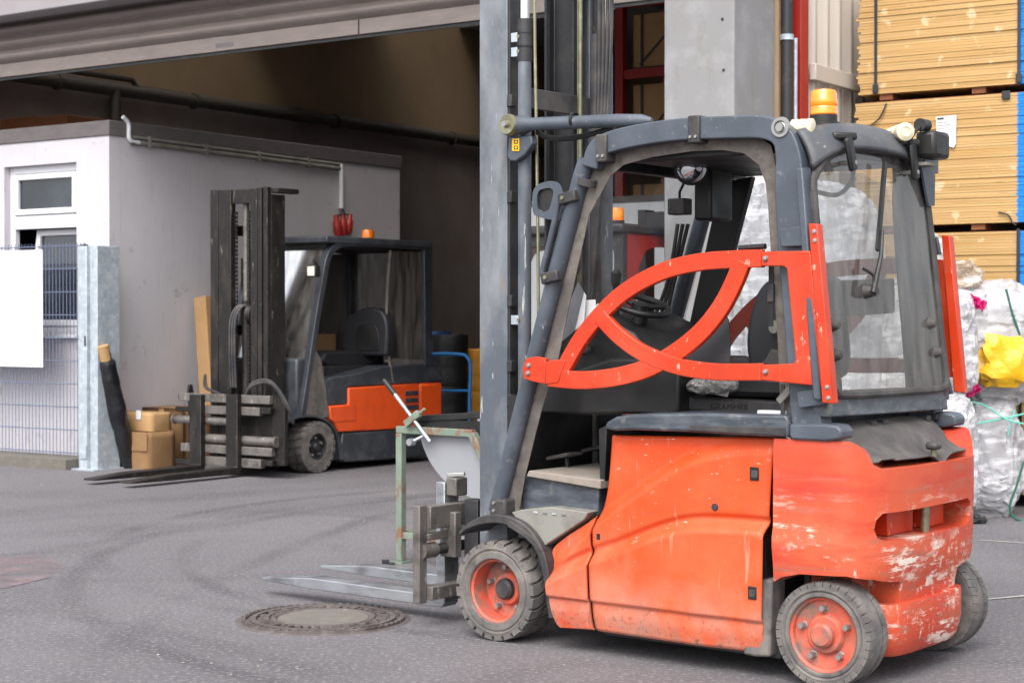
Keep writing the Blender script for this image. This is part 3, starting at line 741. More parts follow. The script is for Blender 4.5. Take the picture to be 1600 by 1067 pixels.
# white partition seen through the parked cabs
wp = FF.empty('white_partition', 'white partition panel standing inside the hall behind the red cab', 'partition')
MB().box((3.35, 1.9, 0), (4.95, 1.96, 2.35)).build('panel', 'whiteboard', wp, bevel=.005)
MB().box((3.35, 1.87, 2.35), (4.95, 1.99, 2.4)).build('top_rail', 'fascia', wp)
for uu in (3.4, 4.85):
    MB().box((uu, 1.7, 0), (uu + .05, 2.2, .05)).build('foot', 'fascia', wp)

# ------------------------------------------------------------------ plywood packs
def ply_mat(blue=True):
    m = bpy.data.materials.new('plywood_edges'); m.use_nodes = True
    nt = m.node_tree; N = nt.nodes; L = nt.links; b = N['Principled BSDF']
    tc = N.new('ShaderNodeTexCoord')
    def nz(scale, st, det=6):
        mp = N.new('ShaderNodeMapping'); L.new(tc.outputs['Object'], mp.inputs[0]); mp.inputs['Scale'].default_value = st
        n = N.new('ShaderNodeTexNoise'); L.new(mp.outputs[0], n.inputs['Vector']); n.inputs['Scale'].default_value = scale; n.inputs['Detail'].default_value = det
        return n.outputs[0]
    def rng(x, a, c, lo=0., hi=1.):
        r = N.new('ShaderNodeMapRange'); L.new(x, r.inputs[0]); r.inputs[1].default_value = a; r.inputs[2].default_value = c; r.inputs[3].default_value = lo; r.inputs[4].default_value = hi
        return r.outputs[0]
    def mix(f, a, c):
        x = N.new('ShaderNodeMix'); x.data_type = 'RGBA'; L.new(f, x.inputs[0])
        for i, q in ((6, a), (7, c)):
            if isinstance(q, tuple): x.inputs[i].default_value = q
            else: L.new(q, x.inputs[i])
        return x.outputs[2]
    c = mix(rng(nz(1.0, (.6, 1, 26)), .35, .65), lin('#c0a070'), lin('#b28f5c'))
    c = mix(rng(nz(1.0, (1.2, 1, 190), 2), .46, .62, 0, .4), c, lin('#8a6a42'))
    c = mix(rng(nz(1.0, (4, 1, 90)), .64, .72, 0, .7), c, lin('#5e3f22'))
    c = mix(rng(nz(7.5, (1, 1, 1.0), 3), .62, .68, 0, .6), c, lin('#d6c4a2'))
    c = mix(rng(nz(3, (1, 1, .7), 6), .66, .74, 0, .35), c, lin('#8d8a86'))
    # blue sprayed pack edge: sharp, slightly ragged from sheet to sheet
    sx = N.new('ShaderNodeSeparateXYZ'); L.new(tc.outputs['Object'], sx.inputs[0])
    ad = N.new('ShaderNodeMath'); ad.operation = 'MULTIPLY_ADD'; L.new(nz(1.0, (.2, 1, 40), 3), ad.inputs[0]); ad.inputs[1].default_value = -.07; L.new(sx.outputs[0], ad.inputs[2])
    if blue: c = mix(rng(ad.outputs[0], -.055, -.04), c, mix(rng(nz(1.0, (1, 1, 50)), .4, .65), lin('#1a6cb8'), lin('#2f86d0')))
    L.new(c, b.inputs['Base Color']); b.inputs['Roughness'].default_value = .8; b.inputs['Specular IOR Level'].default_value = .2
    return m
MT['ply'] = ply_mat(); MT['plyplain'] = ply_mat(False)
WF = Frame(G(1590, 792), 33)
bands = [(.09, 1.015, 'a'), (1.05, 1.985, 'b'), (2.035, 2.975, 'c'), (3.02, 3.95, 'd')]
rnd = random.Random(3)
labels = ['bottom plywood pack of the stack, half hidden by bagged film', 'plywood pack level with the cab window, second up from the ground',
          'plywood pack with a small white paper label on its edge', 'topmost plywood pack of the stack beside the cladding']
for k, (w0, w1, nm) in enumerate(bands):
    e = WF.empty('plywood_pack', labels[k], 'plywood pack', None)
    mb = MB(); w = w0; sheet = .0205
    du = [0, .03, .0, .02][k]
    while w + sheet < w1 + .002:
        j = rnd.uniform(-.004, .004); l = rnd.gauss(0, .011)
        if rnd.random() < .08: j += .008
        mb.box((-1.23 + du + l, j, w), (.55 + rnd.uniform(-.01, .01), 1.25 + j, w + sheet - .0016))
        w += sheet
    so = mb.build('sheet_stack', 'ply' if k else 'plyplain', e, kind='stuff')
    MB().box((-1.2 + du, .03, w0 + .004), (.5, 1.2, w1 - .01)).build('pack_core', 'wooddark', e)
    for uu in (-1.0, -.3, .4):
        MB().box((uu - .05, .02, w0 - .046 if k else 0), (uu + .05, 1.2, w0 - .001)).build('bearer', 'wooddark', e)
    for uu in ((-1.07, .0) if k in (3, 1) else (.02,) if k == 0 else ()):
        MB().box((uu - .011, -.014, w0), (uu + .011, -.0115, w1 + .002)).build('strap', 'strap', e)
        MB().box((uu - .022, -.02, w0 + .005), (uu + .022, -.011, w0 + .07)).build('strap_corner', 'strap', e, bevel=.003)
    if k == 2:
        a, bq = WF.V(1462, 183, -.02), WF.V(1494, 218, -.02)
        MB().prism([(a.x, a.z), (bq.x, a.z + .004), (bq.x - .003, bq.z - .03), (bq.x - .02, bq.z - .06), (a.x + .01, bq.z - .02)], -.017, -.0155).build('paper_label', 'white', e)
        for i in range(4):
            MB().box((a.x + .012, -.0185, a.z - .022 - .022 * i), (a.x + (.06 if i == 0 else .11 - .02 * (i % 2)), -.0175, a.z - (.008 if i == 0 else .019) - .022 * i)).build('label_print', 'dark', e)
        for p in (((1385, 162), (1374, 185), (1352, 205), (1350, 232)),):
            MB().tube(smooth([tuple(WF.V(x, y, -.02)) for x, y in p], 5), .006, 6).build('loose_strap', 'strap', e)
        q = WF.V(1572, 149, -.012); MB().box((q.x - .03, -.02, q.z - .03), (q.x + .03, -.0115, q.z + .03)).build('strap_corner', 'strap', e, bevel=.003)
        MB().tube(smooth([tuple(WF.V(x, y, -.02)) for x, y in ((1560, 332), (1575, 336), (1582, 348), (1588, 352))], 5), .006, 6).build('loose_strap', 'strap', e)

# ------------------------------------------------------------------ bagged plastic film
def film_mat(name, c1, c2, c3):
    """loose clear film: a milky see-through skin with hard creased highlights"""
    m = mat(name, c1, .22, layers=[(c2, 2.6, .45, .62, W1, .7), (c3, 5, .60, .70, (1, 1, .6), .6), ('#eeeef0', 9, .52, .60, (.6, .6, 2.2), .8)], spec=.7)
    nt = m.node_tree; N = nt.nodes; L = nt.links; b = N['Principled BSDF']
    tc = N.new('ShaderNodeTexCoord'); hs_ = None
    vo = N.new('ShaderNodeTexVoronoi'); vo.feature = 'DISTANCE_TO_EDGE'; vo.inputs['Scale'].default_value = 7
    nz = N.new('ShaderNodeTexNoise'); nz.inputs['Scale'].default_value = 4; nz.inputs['Detail'].default_value = 6
    mpn = N.new('ShaderNodeMapping'); mpn.inputs['Scale'].default_value = (1, 1, .55); L.new(tc.outputs['Object'], mpn.inputs[0])
    L.new(mpn.outputs[0], nz.inputs['Vector'])
    ad = N.new('ShaderNodeMix'); ad.data_type = 'RGBA'; ad.blend_type = 'ADD'; ad.inputs[0].default_value = .55
    L.new(mpn.outputs[0], ad.inputs[6]); L.new(nz.outputs['Color'], ad.inputs[7]); L.new(ad.outputs[2], vo.inputs['Vector'])
    bp = N.new('ShaderNodeBump'); bp.inputs['Strength'].default_value = .4; bp.inputs['Distance'].default_value = .05; L.new(vo.outputs['Distance'], bp.inputs['Height'])
    b2 = N.new('ShaderNodeBump'); b2.inputs['Strength'].default_value = .5; b2.inputs['Distance'].default_value = .03; L.new(nz.outputs[0], b2.inputs['Height']); L.new(bp.outputs[0], b2.inputs['Normal'])
    L.new(b2.outputs[0], b.inputs['Normal'])
    tr = N.new('ShaderNodeBsdfTransparent'); mx = N.new('ShaderNodeMixShader'); mx.inputs[0].default_value = .42
    out = N['Material Output']; L.new(b.outputs[0], mx.inputs[1]); L.new(tr.outputs[0], mx.inputs[2]); L.new(mx.outputs[0], out.inputs[0])
    return m
MT['film'] = film_mat('clear_film', '#bfbfc3', '#a8a6aa', '#8f8a89')
MT['film2'] = film_mat('dull_film', '#b2b1b1', '#9c9997', '#7f7a77')
MT['film3'] = film_mat('paper_film', '#b7a796', '#a08f7d', '#82705f')
MT['packed'] = mat('packed_film', '#b4b2b4', .6, layers=[('#6d6966', 4, .5, .6, W1, .8), ('#d8d8da', 7, .5, .58, W1, .8), ('#8d8f8a', 11, .6, .66, W1, .8), ('#c99a1a', 3.1, .66, .69, W1, .8), ('#8f3a62', 4.4, .69, .71, W1, .8), ('#3c7a6c', 5.1, .68, .70, W1, .8)], bump=(9, .8, .05))
def bag(label, c, rx, ry, rz, seed, m='film', pw=.62, amp=.16, name='film_bag', sub=6, parts=True):
    """crumpled sack: superellipsoid with creases, flat foot on what carries it"""
    bm = bmesh.new(); bmesh.ops.create_icosphere(bm, subdivisions=sub, radius=1)
    for v in bm.verts:
        d = v.co.normalized()
        s = Vector([math.copysign(abs(x) ** pw, x) for x in d])
        p = d * seed * 0 + d
        n1 = noise.noise(p * 1.6 + Vector((seed, 0, 0)))
        rdg = 1 - abs(noise.noise(p * 4.2 + Vector((0, seed, 0)))) * 2
        r2 = 1 - abs(noise.noise(p * 9.5 + Vector((0, seed, seed)))) * 2
        r3 = 1 - abs(noise.noise(p * 19 + Vector((seed, seed, 0)))) * 2
        k = 1 + amp * (n1 * .9 + rdg * .36 + r2 * .12 + r3 * .03 - .25)
        v.co = Vector((s.x * rx * k, s.y * ry * k, max(-rz * .96, s.z * rz * (1 + (k - 1) * .8))))
    me = bpy.data.meshes.new(name); bm.to_mesh(me); bm.free(); me.shade_smooth(); me.set_sharp_from_angle(angle=math.radians(28))
    me.materials.append(MT[m])
    o = bpy.data.objects.new(name, me); COL.objects.link(o); o.location = Vector(c) + Vector((0, 0, rz * .96))
    if parts and m in ('film', 'film2') and rz > .3:
        # loose sheets of film draped over the sack, and the packed content showing dimly through it
        rn = random.Random(int(seed * 10))
        for k in range(5):
            a0 = rn.uniform(3.4, 6.0); hh = rn.uniform(-.6, .75); wd = rn.uniform(.5, 1.1); ht = rn.uniform(.12, .35)
            def f(i, j):
                aa = a0 + (i - .5) * wd; zz = hh + (j - .5) * ht * 2 * (1 - .4 * i)
                q = max(.15, 1 - abs(zz) ** 3.2) ** .4
                bump = .05 * noise.noise(Vector((i * 3 + k * 7, j * 3, seed))) + .03 * noise.noise(Vector((i * 8, j * 8, seed + k)))
                sx = math.copysign(abs(math.cos(aa)) ** pw, math.cos(aa)); sy = math.copysign(abs(math.sin(aa)) ** pw, math.sin(aa))
                return (sx * rx * (q + .02 + bump), sy * ry * (q + .03 + bump), zz * rz + .03 * noise.noise(Vector((i * 5, seed, k))))
            MB().grid(f, 22, 14).build('film_fold', m, o, ang=25)
        bm = bmesh.new(); bmesh.ops.create_icosphere(bm, subdivisions=4, radius=1)
        for v in bm.verts:
            d = v.co.normalized(); kk = .82 + .12 * noise.noise(d * 3 + Vector((seed, seed, 0)))
            v.co = Vector([math.copysign(abs(x) ** pw, x) * r * kk for x, r in zip(d, (rx, ry, rz))])
        me2 = bpy.data.meshes.new('packed_film'); bm.to_mesh(me2); bm.free(); me2.materials.append(MT['packed'])
        o2 = bpy.data.objects.new('packed_film', me2); COL.objects.link(o2); o2.parent = o
    return tag(o, label, 'bag')
BG = 'bagged plastic film heaped behind the big forklift'
b1 = bag('clear film sack bulging at ground level in front of the plywood', at(1532, 11.9), .26, .30, .42, 2.1)
b2 = bag('clear film sack with a yellow bag pressed into it, on the lowest sack', at(1540, 11.95, .74), .33, .32, .44, 5.3)
b3 = bag('tall white sack of film seen through the cab side opening', at(1245, 11.75), .56, .42, 1.17, 8.8, m='film', pw=.5, amp=.10)
b4 = bag('dull sack of film seen through the rear window', at(1410, 11.75), .32, .36, .80, 11.2, m='film2', pw=.55)
b5 = bag('clear sack of film squeezed low between the taller sacks', at(1472, 11.5), .20, .28, .45, 3.9)
b6 = bag('crumpled sack heaped on the low clear sack beside the cab', at(1470, 11.55, .83), .22, .28, .36, 6.4)
b7 = bag('crumpled tan paper lying on top of the sacks beside the red bar', at(1495, 11.85, 1.535), .15, .14, .10, 9.7, m='film3', amp=.5, name='paper_wad', sub=5)
b8 = bag('grey film tuft poking up behind the cab corner', at(1462, 11.75, 1.50), .09, .10, .20, 4.2, m='film2', amp=.4, name='film_tuft', sub=5)
b9 = bag('yellow bag wedged into the clear film sack', at(1566, 11.58, .74), .16, .10, .17, 7.7, m='yellowbag', pw=.8, amp=.62, name='yellow_bag', sub=3)
b9.location.z = 1.05
def crinkle(px, py, depth, sx, sz, seed, m, label, name):
    def f(i, j):
        x = (i - .5) * sx; z = (j - .5) * sz
        n = noise.noise(Vector((i * 4 + seed, j * 4, 0)))
        return (x + .02 * n, .03 * n + .02 * noise.noise(Vector((i * 11, j * 11, seed))), z + .015 * noise.noise(Vector((j * 7, i * 7, seed))))
    o = MB().grid(f, 16, 16).build(name, m, None, ang=40, solid=.002)
    d = ray(px, py); o.location = EYEV + d * depth / d.y
    return o
for i, (px, py, dp, sx, sz, rz, lab) in enumerate(((1526, 473, 11.60, .13, .07, 25, 'magenta scrap on the upper sack near its top'), (1516, 610, 11.58, .14, .07, -28, 'magenta scrap below the yellow bag'), (1519, 755, 11.58, .05, .18, 15, 'magenta scrap on the lowest sack'))):
    o = crinkle(px, py, dp, sx, sz, i * 3.1, 'magenta', lab, 'film_scrap'); o.rotation_euler = (0, math.radians(rz), 0); tag(o, lab, 'scrap')
def strap(pts, depth, m, label, r=.006):
    P = []
    for i, (x, y) in enumerate(pts):
        d = ray(x, y); P.append(EYEV + d * (depth[i] if isinstance(depth, (list, tuple)) else depth) / d.y)
    P = smooth([tuple(p) for p in P], 6)
    o0 = Vector(P[0]); mb = MB(); mb.tube([Vector(p) - o0 for p in P], r, 6)
    o = mb.build('packing_strap', m); o.location = o0
    return tag(o, label, 'strap')
strap([(1572, 452), (1582, 490), (1594, 525), (1606, 560)], 11.62, 'gstrap', 'dark green strap running down over the upper sack', .008)
strap([(1485, 668), (1530, 661), (1575, 652), (1606, 645)], 11.55, 'teal', 'long teal strap lying level across the sacks')
strap([(1500, 640), (1512, 628), (1540, 634), (1572, 655), (1600, 662)], 11.54, 'teal', 'teal strap arching over the level teal strap')
strap([(1575, 680), (1580, 660), (1586, 640)], 11.55, 'teal', 'short upright teal strap end', .005)
strap([(1600, 720), (1588, 760), (1578, 790), (1584, 808), (1606, 817)], 11.50, 'gstrap', 'loose dark green strap hanging to the ground by the plywood', .008)
o = bag('small dark scrap on the asphalt behind the counterweight', G(1527, 818), .05, .03, .03, 1.3, m='black', amp=.5, name='floor_scrap', sub=3); o['category'] = 'scrap'

# ------------------------------------------------------------------ manhole
mh = bpy.data.objects.new('manhole_cover', None); COL.objects.link(mh); mh.location = G(505, 968); tag(mh, 'round cast-iron manhole cover with a concrete centre, set in the asphalt', 'manhole')
MB().lathe([(0, .004), (.385, .004), (.392, .0)], (0, 0, 0), (0, 0, 1), 64).build('outer_frame', 'iron', mh)
MB().lathe([(.365, .004), (.365, .014), (.345, .014), (.345, .004)], (0, 0, 0), (0, 0, 1), 64).build('rim_ring', 'iron', mh)
MB().lathe([(.325, .004), (.325, .016), (.30, .016), (.30, .004)], (0, 0, 0), (0, 0, 1), 64).build('inner_ring', 'iron', mh)
MB().lathe([(0, .0065), (.205, .0065), (.215, .016), (.232, .016), (.236, .004)], (0, 0, 0), (0, 0, 1), 64).build('core_ring', 'iron', mh)
MB().lathe([(0, .0125), (.2, .0125), (.206, .006)], (0, 0, 0), (0, 0, 1), 48).build('concrete_fill', 'cover', mh)
mb = MB()
for i in range(56):
    a = 2 * math.pi * i / 56; c_, s_ = math.cos(a), math.sin(a)
    mb.bar((c_ * .347, s_ * .347, .009), (c_ * .364, s_ * .364, .009), .018, .018, (-s_, c_, 0))
for i in range(40):
    a = 2 * math.pi * i / 40; c_, s_ = math.cos(a), math.sin(a)
    mb.bar((c_ * .242, s_ * .242, .009), (c_ * (.262 + .028 * (i % 2)), s_ * (.262 + .028 * (i % 2)), .009), .022, .016, (-s_, c_, 0))
mb.build('cast_studs', 'iron', mh, kind='stuff')

# ------------------------------------------------------------------ green lever stand with the tipping bin
BF = Frame(G(627, 880), 38)
st = BF.empty('lever_stand', 'pale green steel stand with a long lever, between the two forklifts', 'stand')
t = .042
MB().box((-t, 0, .012), (0, t, .715)).build('leg', 'green', st, bevel=.004)
MB().box((-t - .02, -.02, 0), (.02, t + .02, .0115)).build('foot_plate', 'green', st)
MB().box((-t, .001, .7155), (.50, t - .001, .755)).build('top_rail', 'green', st, bevel=.004)
MB().bar((.49, t / 2, .735), (.72, t / 2, .36), t, t).build('slanted_leg', 'green', st, bevel=.004)
MB().box((.70, 0, .012), (.70 + t, t, .40)).build('leg', 'green', st, bevel=.004)
MB().box((.68, -.02, 0), (.76, t + .02, .0115)).build('foot_plate', 'green', st)
MB().box((.0005, .004, .135), (.6995, t - .004, .172)).build('low_rail', 'green', st, bevel=.004)
for uu in (-t, .70):
    MB().box((uu, .60, .012), (uu + t, .60 + t, .715 if uu < 0 else .4)).build('leg', 'green', st, bevel=.004)
    MB().box((uu, t + .0005, .135), (uu + t, .5995, .172)).build('low_rail', 'green', st, bevel=.004)
    MB().box((uu - .02, .58, 0), (uu + t + .02, .60 + t + .02, .0115)).build('foot_plate', 'green', st)
MB().box((-t, .601, .7155), (.50, .60 + t - .001, .755)).build('top_rail', 'green', st, bevel=.004)
MB().bar((.49, .6 + t / 2, .735), (.72, .6 + t / 2, .36), t, t).build('slanted_leg', 'green', st, bevel=.004)
a, b_, c_ = BF.V(600, 594, -.02), BF.V(617, 616, -.02), BF.V(672, 690, -.02)
lv = MB().cyl(tuple(b_), tuple(c_), .011, 10).build('lever', 'steel', st)
MB().cyl(tuple(a), tuple(b_), .014, 12).build('grip', 'black', lv)
q = BF.V(645, 655, -.02)
MB().bar((q.x - .05, q.y, q.z - .03), (q.x + .045, q.y, q.z + .035), .03, .04).build('lever_clamp', 'green', st, bevel=.003)
MB().cyl((q.x + .03, q.y, q.z + .02), (q.x + .085, q.y, q.z + .06), .008, 8).build('clamp_pin', 'green', st)
q = BF.V(660, 682, -.01); MB().cyl((q.x - .05, q.y - .03, q.z - .03), (q.x + .01, q.y + .02, q.z + .01), .009, 8).build('pivot_pin', 'steel', st)
MB().lathe([(0, -.02), (.02, -.02), (.02, .02), (0, .02)], (q.x - .055, q.y - .03, q.z - .03), n=14).build('pin_head', 'steel', st)
tb = BF.empty('tipping_bin', 'grey curved tipping bin with a black rim, hung in the green stand', 'bin')
def shell(i, j):
    a = math.radians(8 + 100 * i)
    return (.60 - .52 * math.cos(a) * 1.0, .06 + j * .50, .80 - .50 * math.sin(a) * .86)
MB().grid(shell, 24, 6).build('bin_shell', 'sheet', tb, solid=.006)
mb = MB()
for vv in (.052, .563):
    pts = [(.60 - .52 * math.cos(math.radians(8 + 100 * i / 20)), .80 - .43 * math.sin(math.radians(8 + 100 * i / 20))) for i in range(21)] + [(.95, .80), (.08, .80)]
    MB().prism(pts, vv, vv + .005).build('bin_side', 'sheet', tb)
MB().bar((.02, .05, .795), (.98, .05, .865), .035, .035).build('rim', 'black', tb, bevel=.004)
MB().bar((.02, .57, .795), (.98, .57, .865), .035, .035).build('rim', 'black', tb, bevel=.004)
MB().box((.06, .0425, .72), (.66, .0515, .80)).build('hanger', 'black', tb)
MB().box((.06, .5685, .72), (.46, .6005, .80)).build('hanger', 'black', tb)
sc = MB().box((-.04, -.01, 0), (.03, .02, .012)).box((-.04, -.012, .012), (.0, .0, .03)).build('steel_clip', 'dark', None, bevel=.002); sc.location = G(608, 882); tag(sc, 'small black steel clip lying beside the green stand foot', 'clip')

# ------------------------------------------------------------------ wheels
def wheel(parent, c, R, Wd, rimR, rimm, out=-1, lugs=26, dish=.06, nb=5, hub='rim', lugl=.5, tyre_m='rubber', gap=.74, worn=.011):
    """wheel on the v axis; c = centre of the outer face; out = -1 when the outer face looks towards -v"""
    cx, cy, cz = c; s = -out
    f = lambda prof: [(r, s * h) for r, h in prof]
    rim = MB().lathe(f([(rimR, .004), (rimR, .012), (rimR * .93, .018), (rimR * .90, dish), (rimR * .55, dish + .008), (rimR * .50, dish - .012), (rimR * .47, dish - .015), (0, dish - .015)]), (cx, cy, cz), n=44).build('wheel', rimm, parent)
    t = MB()
    t.lathe(f([(rimR * 1.0, Wd), (R * .93, Wd), (R - worn - .001, Wd - .016), (R - worn, .02), (R - .016, .008), (R * .9, .003), (R * .84, .0), (R * .80, .006), (R * .78, .001), (rimR * 1.04, .0), (rimR, .006), (rimR, .03)]), (cx, cy, cz), n=64)
    for i in range(lugs):
        for row in (0, 1):
            a0 = 2 * math.pi * (i + .5 * row) / lugs; da = 2 * math.pi / lugs * gap
            vs = []
            for k in range(4):
                h = [.002, Wd * .16, Wd * .33, Wd * lugl][k]
                if row: h = Wd - h
                sh = [0, .02, .09, .22][k] * (1 if row == 0 else -1) * .6
                top = [R - .004, R, R, R - .004][k]
                for aa in (a0 + sh, a0 + sh + da):
                    for rr in (R - .03, top):
                        vs.append((cx + math.cos(aa) * rr, cy + s * h, cz + math.sin(aa) * rr))
            fs = []
            for k in range(3):
                b = k * 4
                fs += [(b + 1, b + 3, b + 7, b + 5), (b, b + 1, b + 5, b + 4), (b + 2, b + 6, b + 7, b + 3)]
            fs += [(0, 2, 3, 1), (12, 13, 15, 14)]
            t.add(vs, fs)
    t.build('tyre', tyre_m, rim, ang=30)
    MB().lathe(f([(0, dish - .045), (rimR * .26, dish - .045), (rimR * .33, dish - .035), (rimR * .36, dish)]), (cx, cy, cz), n=28).build('hub', hub, rim)
    for i in range(nb):
        a = 2 * math.pi * (i + .3) / nb; rr = rimR * .70
        p = Vector((cx + math.cos(a) * rr, cy + s * (dish + .004), cz + math.sin(a) * rr))
        MB().lathe(f([(0, -.028), (.011, -.028), (.013, -.018), (.013, 0), (.018, .001), (.018, .006)]), p, n=6).build('wheel_nut', 'bolt', rim, ang=20)
    return rim

# ------------------------------------------------------------------ the big orange forklift
TF = Frame(G(775, 1002), 38)
T = TF.empty('forklift', 'large orange forklift with a scraped counterweight and curved orange half-door', 'forklift')
Wt = 1.09
def PR(name, pts, v0, v1, m, bevel=.004, n=0, parent=None, plane=None, **k):
    q = uw(TF, pts, v0 if plane is None else plane)
    if n: q = [tuple(p) for p in smooth(q, n, closed=True)]
    return MB().prism(q, v0, v1).build(name, m, parent or T, bevel=bevel, **k)
def mir(o, **k):
    """the same part on the far side of the truck"""
    c = o.copy(); c.data = o.data.copy(); COL.objects.link(c)
    for v in c.data.vertices: v.co.y = Wt - v.co.y
    c.data.flip_normals()
    return c
def sst(a, b, x):
    t = max(0, min(1, (x - a) / (b - a))); return t * t * (3 - 2 * t)
def ylin(pts, x):
    if x <= pts[0][0]: return pts[0][1] + (x - pts[0][0]) * (pts[1][1] - pts[0][1]) / (pts[1][0] - pts[0][0])
    for (a, b), (c, d) in zip(pts, pts[1:]):
        if x <= c: return b + (d - b) * (x - a) / (c - a)
    return pts[-1][1]
CR1 = [tuple(p) for p in smooth([(880, 852), (921, 808), (960, 778), (1010, 742), (1060, 711), (1110, 694), (1160, 689), (1200, 689)], 4)]
CR2 = [tuple(p) for p in smooth([(850, 897), (921, 863), (960, 850), (1010, 830), (1050, 817), (1085, 811), (1130, 812), (1200, 818)], 4)]
CR3 = [(850, 928), (925, 937), (1050, 952), (1190, 972)]
def relief(px, py):
    d1 = py - ylin(CR1, px); d2 = py - ylin(CR2, px); d3 = py - ylin(CR3, px)
    o = .048 * sst(-4, 26, d1) * (1 - .5 * sst(1080, 1160, px))
    o += -.012 * sst(-11, -2, d2) + .042 * sst(-2, 22, d2)
    o += -.016 * sst(-1, 4, d3) - .02 * sst(18, 60, d3)
    return o
def panel(name, Lc, Rc, nu, nv, m='orange'):
    Ls = smooth(Lc, 8); Rs = smooth(Rc, 8)
    def pick(S, t):
        x = t * (len(S) - 1); i = min(int(x), len(S) - 2); return S[i].lerp(S[i + 1], x - i)
    def f(i, j):
        p = pick(Ls, j).lerp(pick(Rs, j), i)
        q = TF.V(p.x, p.y, 0)
        e = min(i, 1 - i) * 260; e2 = min(j, 1 - j) * 320
        rnd = -.010 * (1 - sst(0, 7, e)) - .008 * (1 - sst(0, 7, e2))
        return (q.x, .055 - relief(p.x, p.y) - rnd, q.z)
    return MB().grid(f, nu, nv).build(name, m, T, ang=60, solid=.014)
panel('battery_door', [(942, 681), (940, 715), (936, 760), (930, 792), (922, 815), (922, 850), (923, 900), (925, 945), (927, 986)],
      [(1201, 685), (1199, 715), (1196, 760), (1193, 815), (1190, 832), (1189, 880), (1188, 930), (1187, 980), (1185, 1024)], 110, 140)
panel('front_skirt', [(893, 827), (868, 843), (849, 862), (851, 890), (855, 915), (858, 940), (862, 960), (866, 974), (872, 981)],
      [(919, 808), (919.5, 830), (920, 850), (920.5, 875), (921, 900), (922, 925), (923, 945), (924, 965), (925, 985)], 36, 110)
for i, (x0, y0, x1, y1) in enumerate(((1172, 729, 1186, 751), (1169, 915, 1182, 937))):
    vf = .055 - relief((x0 + x1) / 2, (y0 + y1) / 2)
    a, b = TF.V(x0, y0, vf), TF.V(x1, y1, vf)
    h = MB().box((a.x, vf - .004, b.z), (b.x, vf + .02, a.z)).build('latch_frame', 'black', T, bevel=.002)
    MB().box((a.x + .007, vf - .007, b.z + .010), (b.x - .004, vf - .003, a.z - .012)).build('latch', 'dusty', h, bevel=.002)
vf = .055 - relief(1117, 792); q = TF.V(1117, 792, vf); MB().lathe([(0, -.003), (.013, -.003), (.015, 0), (.015, .02)], (q.x, vf - .002, q.z), n=20).build('lock_plug', 'dusty', T)
vf = .055 - relief(935, 838); q = TF.V(935, 838, vf); MB().box((q.x - .008, vf - .002, q.z - .012), (q.x + .008, vf + .02, q.z + .012)).build('keyhole', 'black', T)
# chassis behind the panels
MB().box((.60, .06, .13), (1.25, 1.03, .86)).build('battery_box', 'black', T)
PR('chassis', [(880, 866), (925, 830), (925, 970), (880, 966)], .10, 1.0, 'dark', .003)
MB().box((.16, .20, .13), (.60, .89, .55)).build('axle_housing', 'dark', T, bevel=.02)
MB().box((.30, .055, .10), (.62, 1.035, .13)).build('belly_plate', 'dark', T)
MB().box((.5, .08, .075), (1.30, 1.0, .125)).build('belly_pan', 'dark', T)
PR('far_side_panel', [(942, 681), (922, 815), (893, 827), (849, 862), (858, 940), (872, 981), (927, 986), (1185, 1024), (1190, 832), (1201, 685)], Wt - .02, Wt, 'orange', .004, plane=0)
PR('sill_rubber', [(1186, 905), (1206, 905), (1203, 1026), (1180, 1026), (1160, 1022)], .03, .14, 'rubber', .01, plane=.03)

# counterweight
def outline(w, n=26, half=.545, um=.225, u0=1.312):
    pts = [(u0, 0.0), (1.36, 0.0), (1.43, 0.0)]
    for k in range(n + 1):
        a = math.pi * (k / n)           # near side to far side
        x = -math.cos(a); ex = 2 / 3.2
        xx = math.copysign(abs(math.cos(a)) ** ex, x); yy = abs(math.sin(a)) ** ex
        pts.append((1.49 + um * yy, .545 + .545 * xx))
    pts += [(1.43, Wt), (1.36, Wt), (u0, Wt)]
    return pts
rows = 18
def cwpt(i, t):
    u, v = O[i]
    e = min(v, Wt - v)
    wt = .905 - .105 * sst(.02, .115, e)
    wb = .285
    w = wb + (wt - wb) * t
    k = (1 - sst(.30, .46, w))
    u2 = 1.49 + (u - 1.49) * (1 - .14 * k) if u > 1.49 else u
    top = sst(-.03, .0, w - wt)
    v2 = .545 + (v - .545) * (1 - .02 * k - .012 * top)
    bul = .004 * math.sin(max(0, min(1, (w - .45) / .45)) * math.pi)
    u2 += bul * (1 if u > 1.5 else 0)
    # shallow step under the shoulder line
    sh = .008 * sst(.585, .56, w) if False else .010 * (1 - sst(.55, .575, w)) * sst(.44, .5, w)
    return (u2, v2 - math.copysign(sh, v2 - .545) * (1 if u < 1.6 else 0) * -1, w)
O = outline(0)
mb = MB(); n = len(O)
vs = [cwpt(i, j / (rows - 1)) for j in range(rows) for i in range(n)]
fs = [(j * n + i, j * n + (i + 1) % n, (j + 1) * n + (i + 1) % n, (j + 1) * n + i) for j in range(rows - 1) for i in range(n)]
vs += [(1.5, .545, .285), (1.5, .545, .80)]; cb, ct = len(vs) - 2, len(vs) - 1
fs += [(i, cb, (i + 1) % n) for i in range(n)] + [((rows - 1) * n + i, (rows - 1) * n + (i + 1) % n, ct) for i in range(n)]
mb.add(vs, fs)
cw = mb.build('counterweight', 'cw', T, ang=32)
arch = [(1.2, 0), (1.2, .335), (1.275, .340), (1.30, .365), (1.345, .393), (1.42, .412), (1.60, .418), (1.665, .400), (1.705, .365), (1.73, .31), (1.74, 0)]
slot = [(.10, .585), (.115, .553), (.16, .535), (.83, .535), (.875, .553), (.89, .585), (.885, .62), (.85, .64), (.14, .64), (.11, .62)]
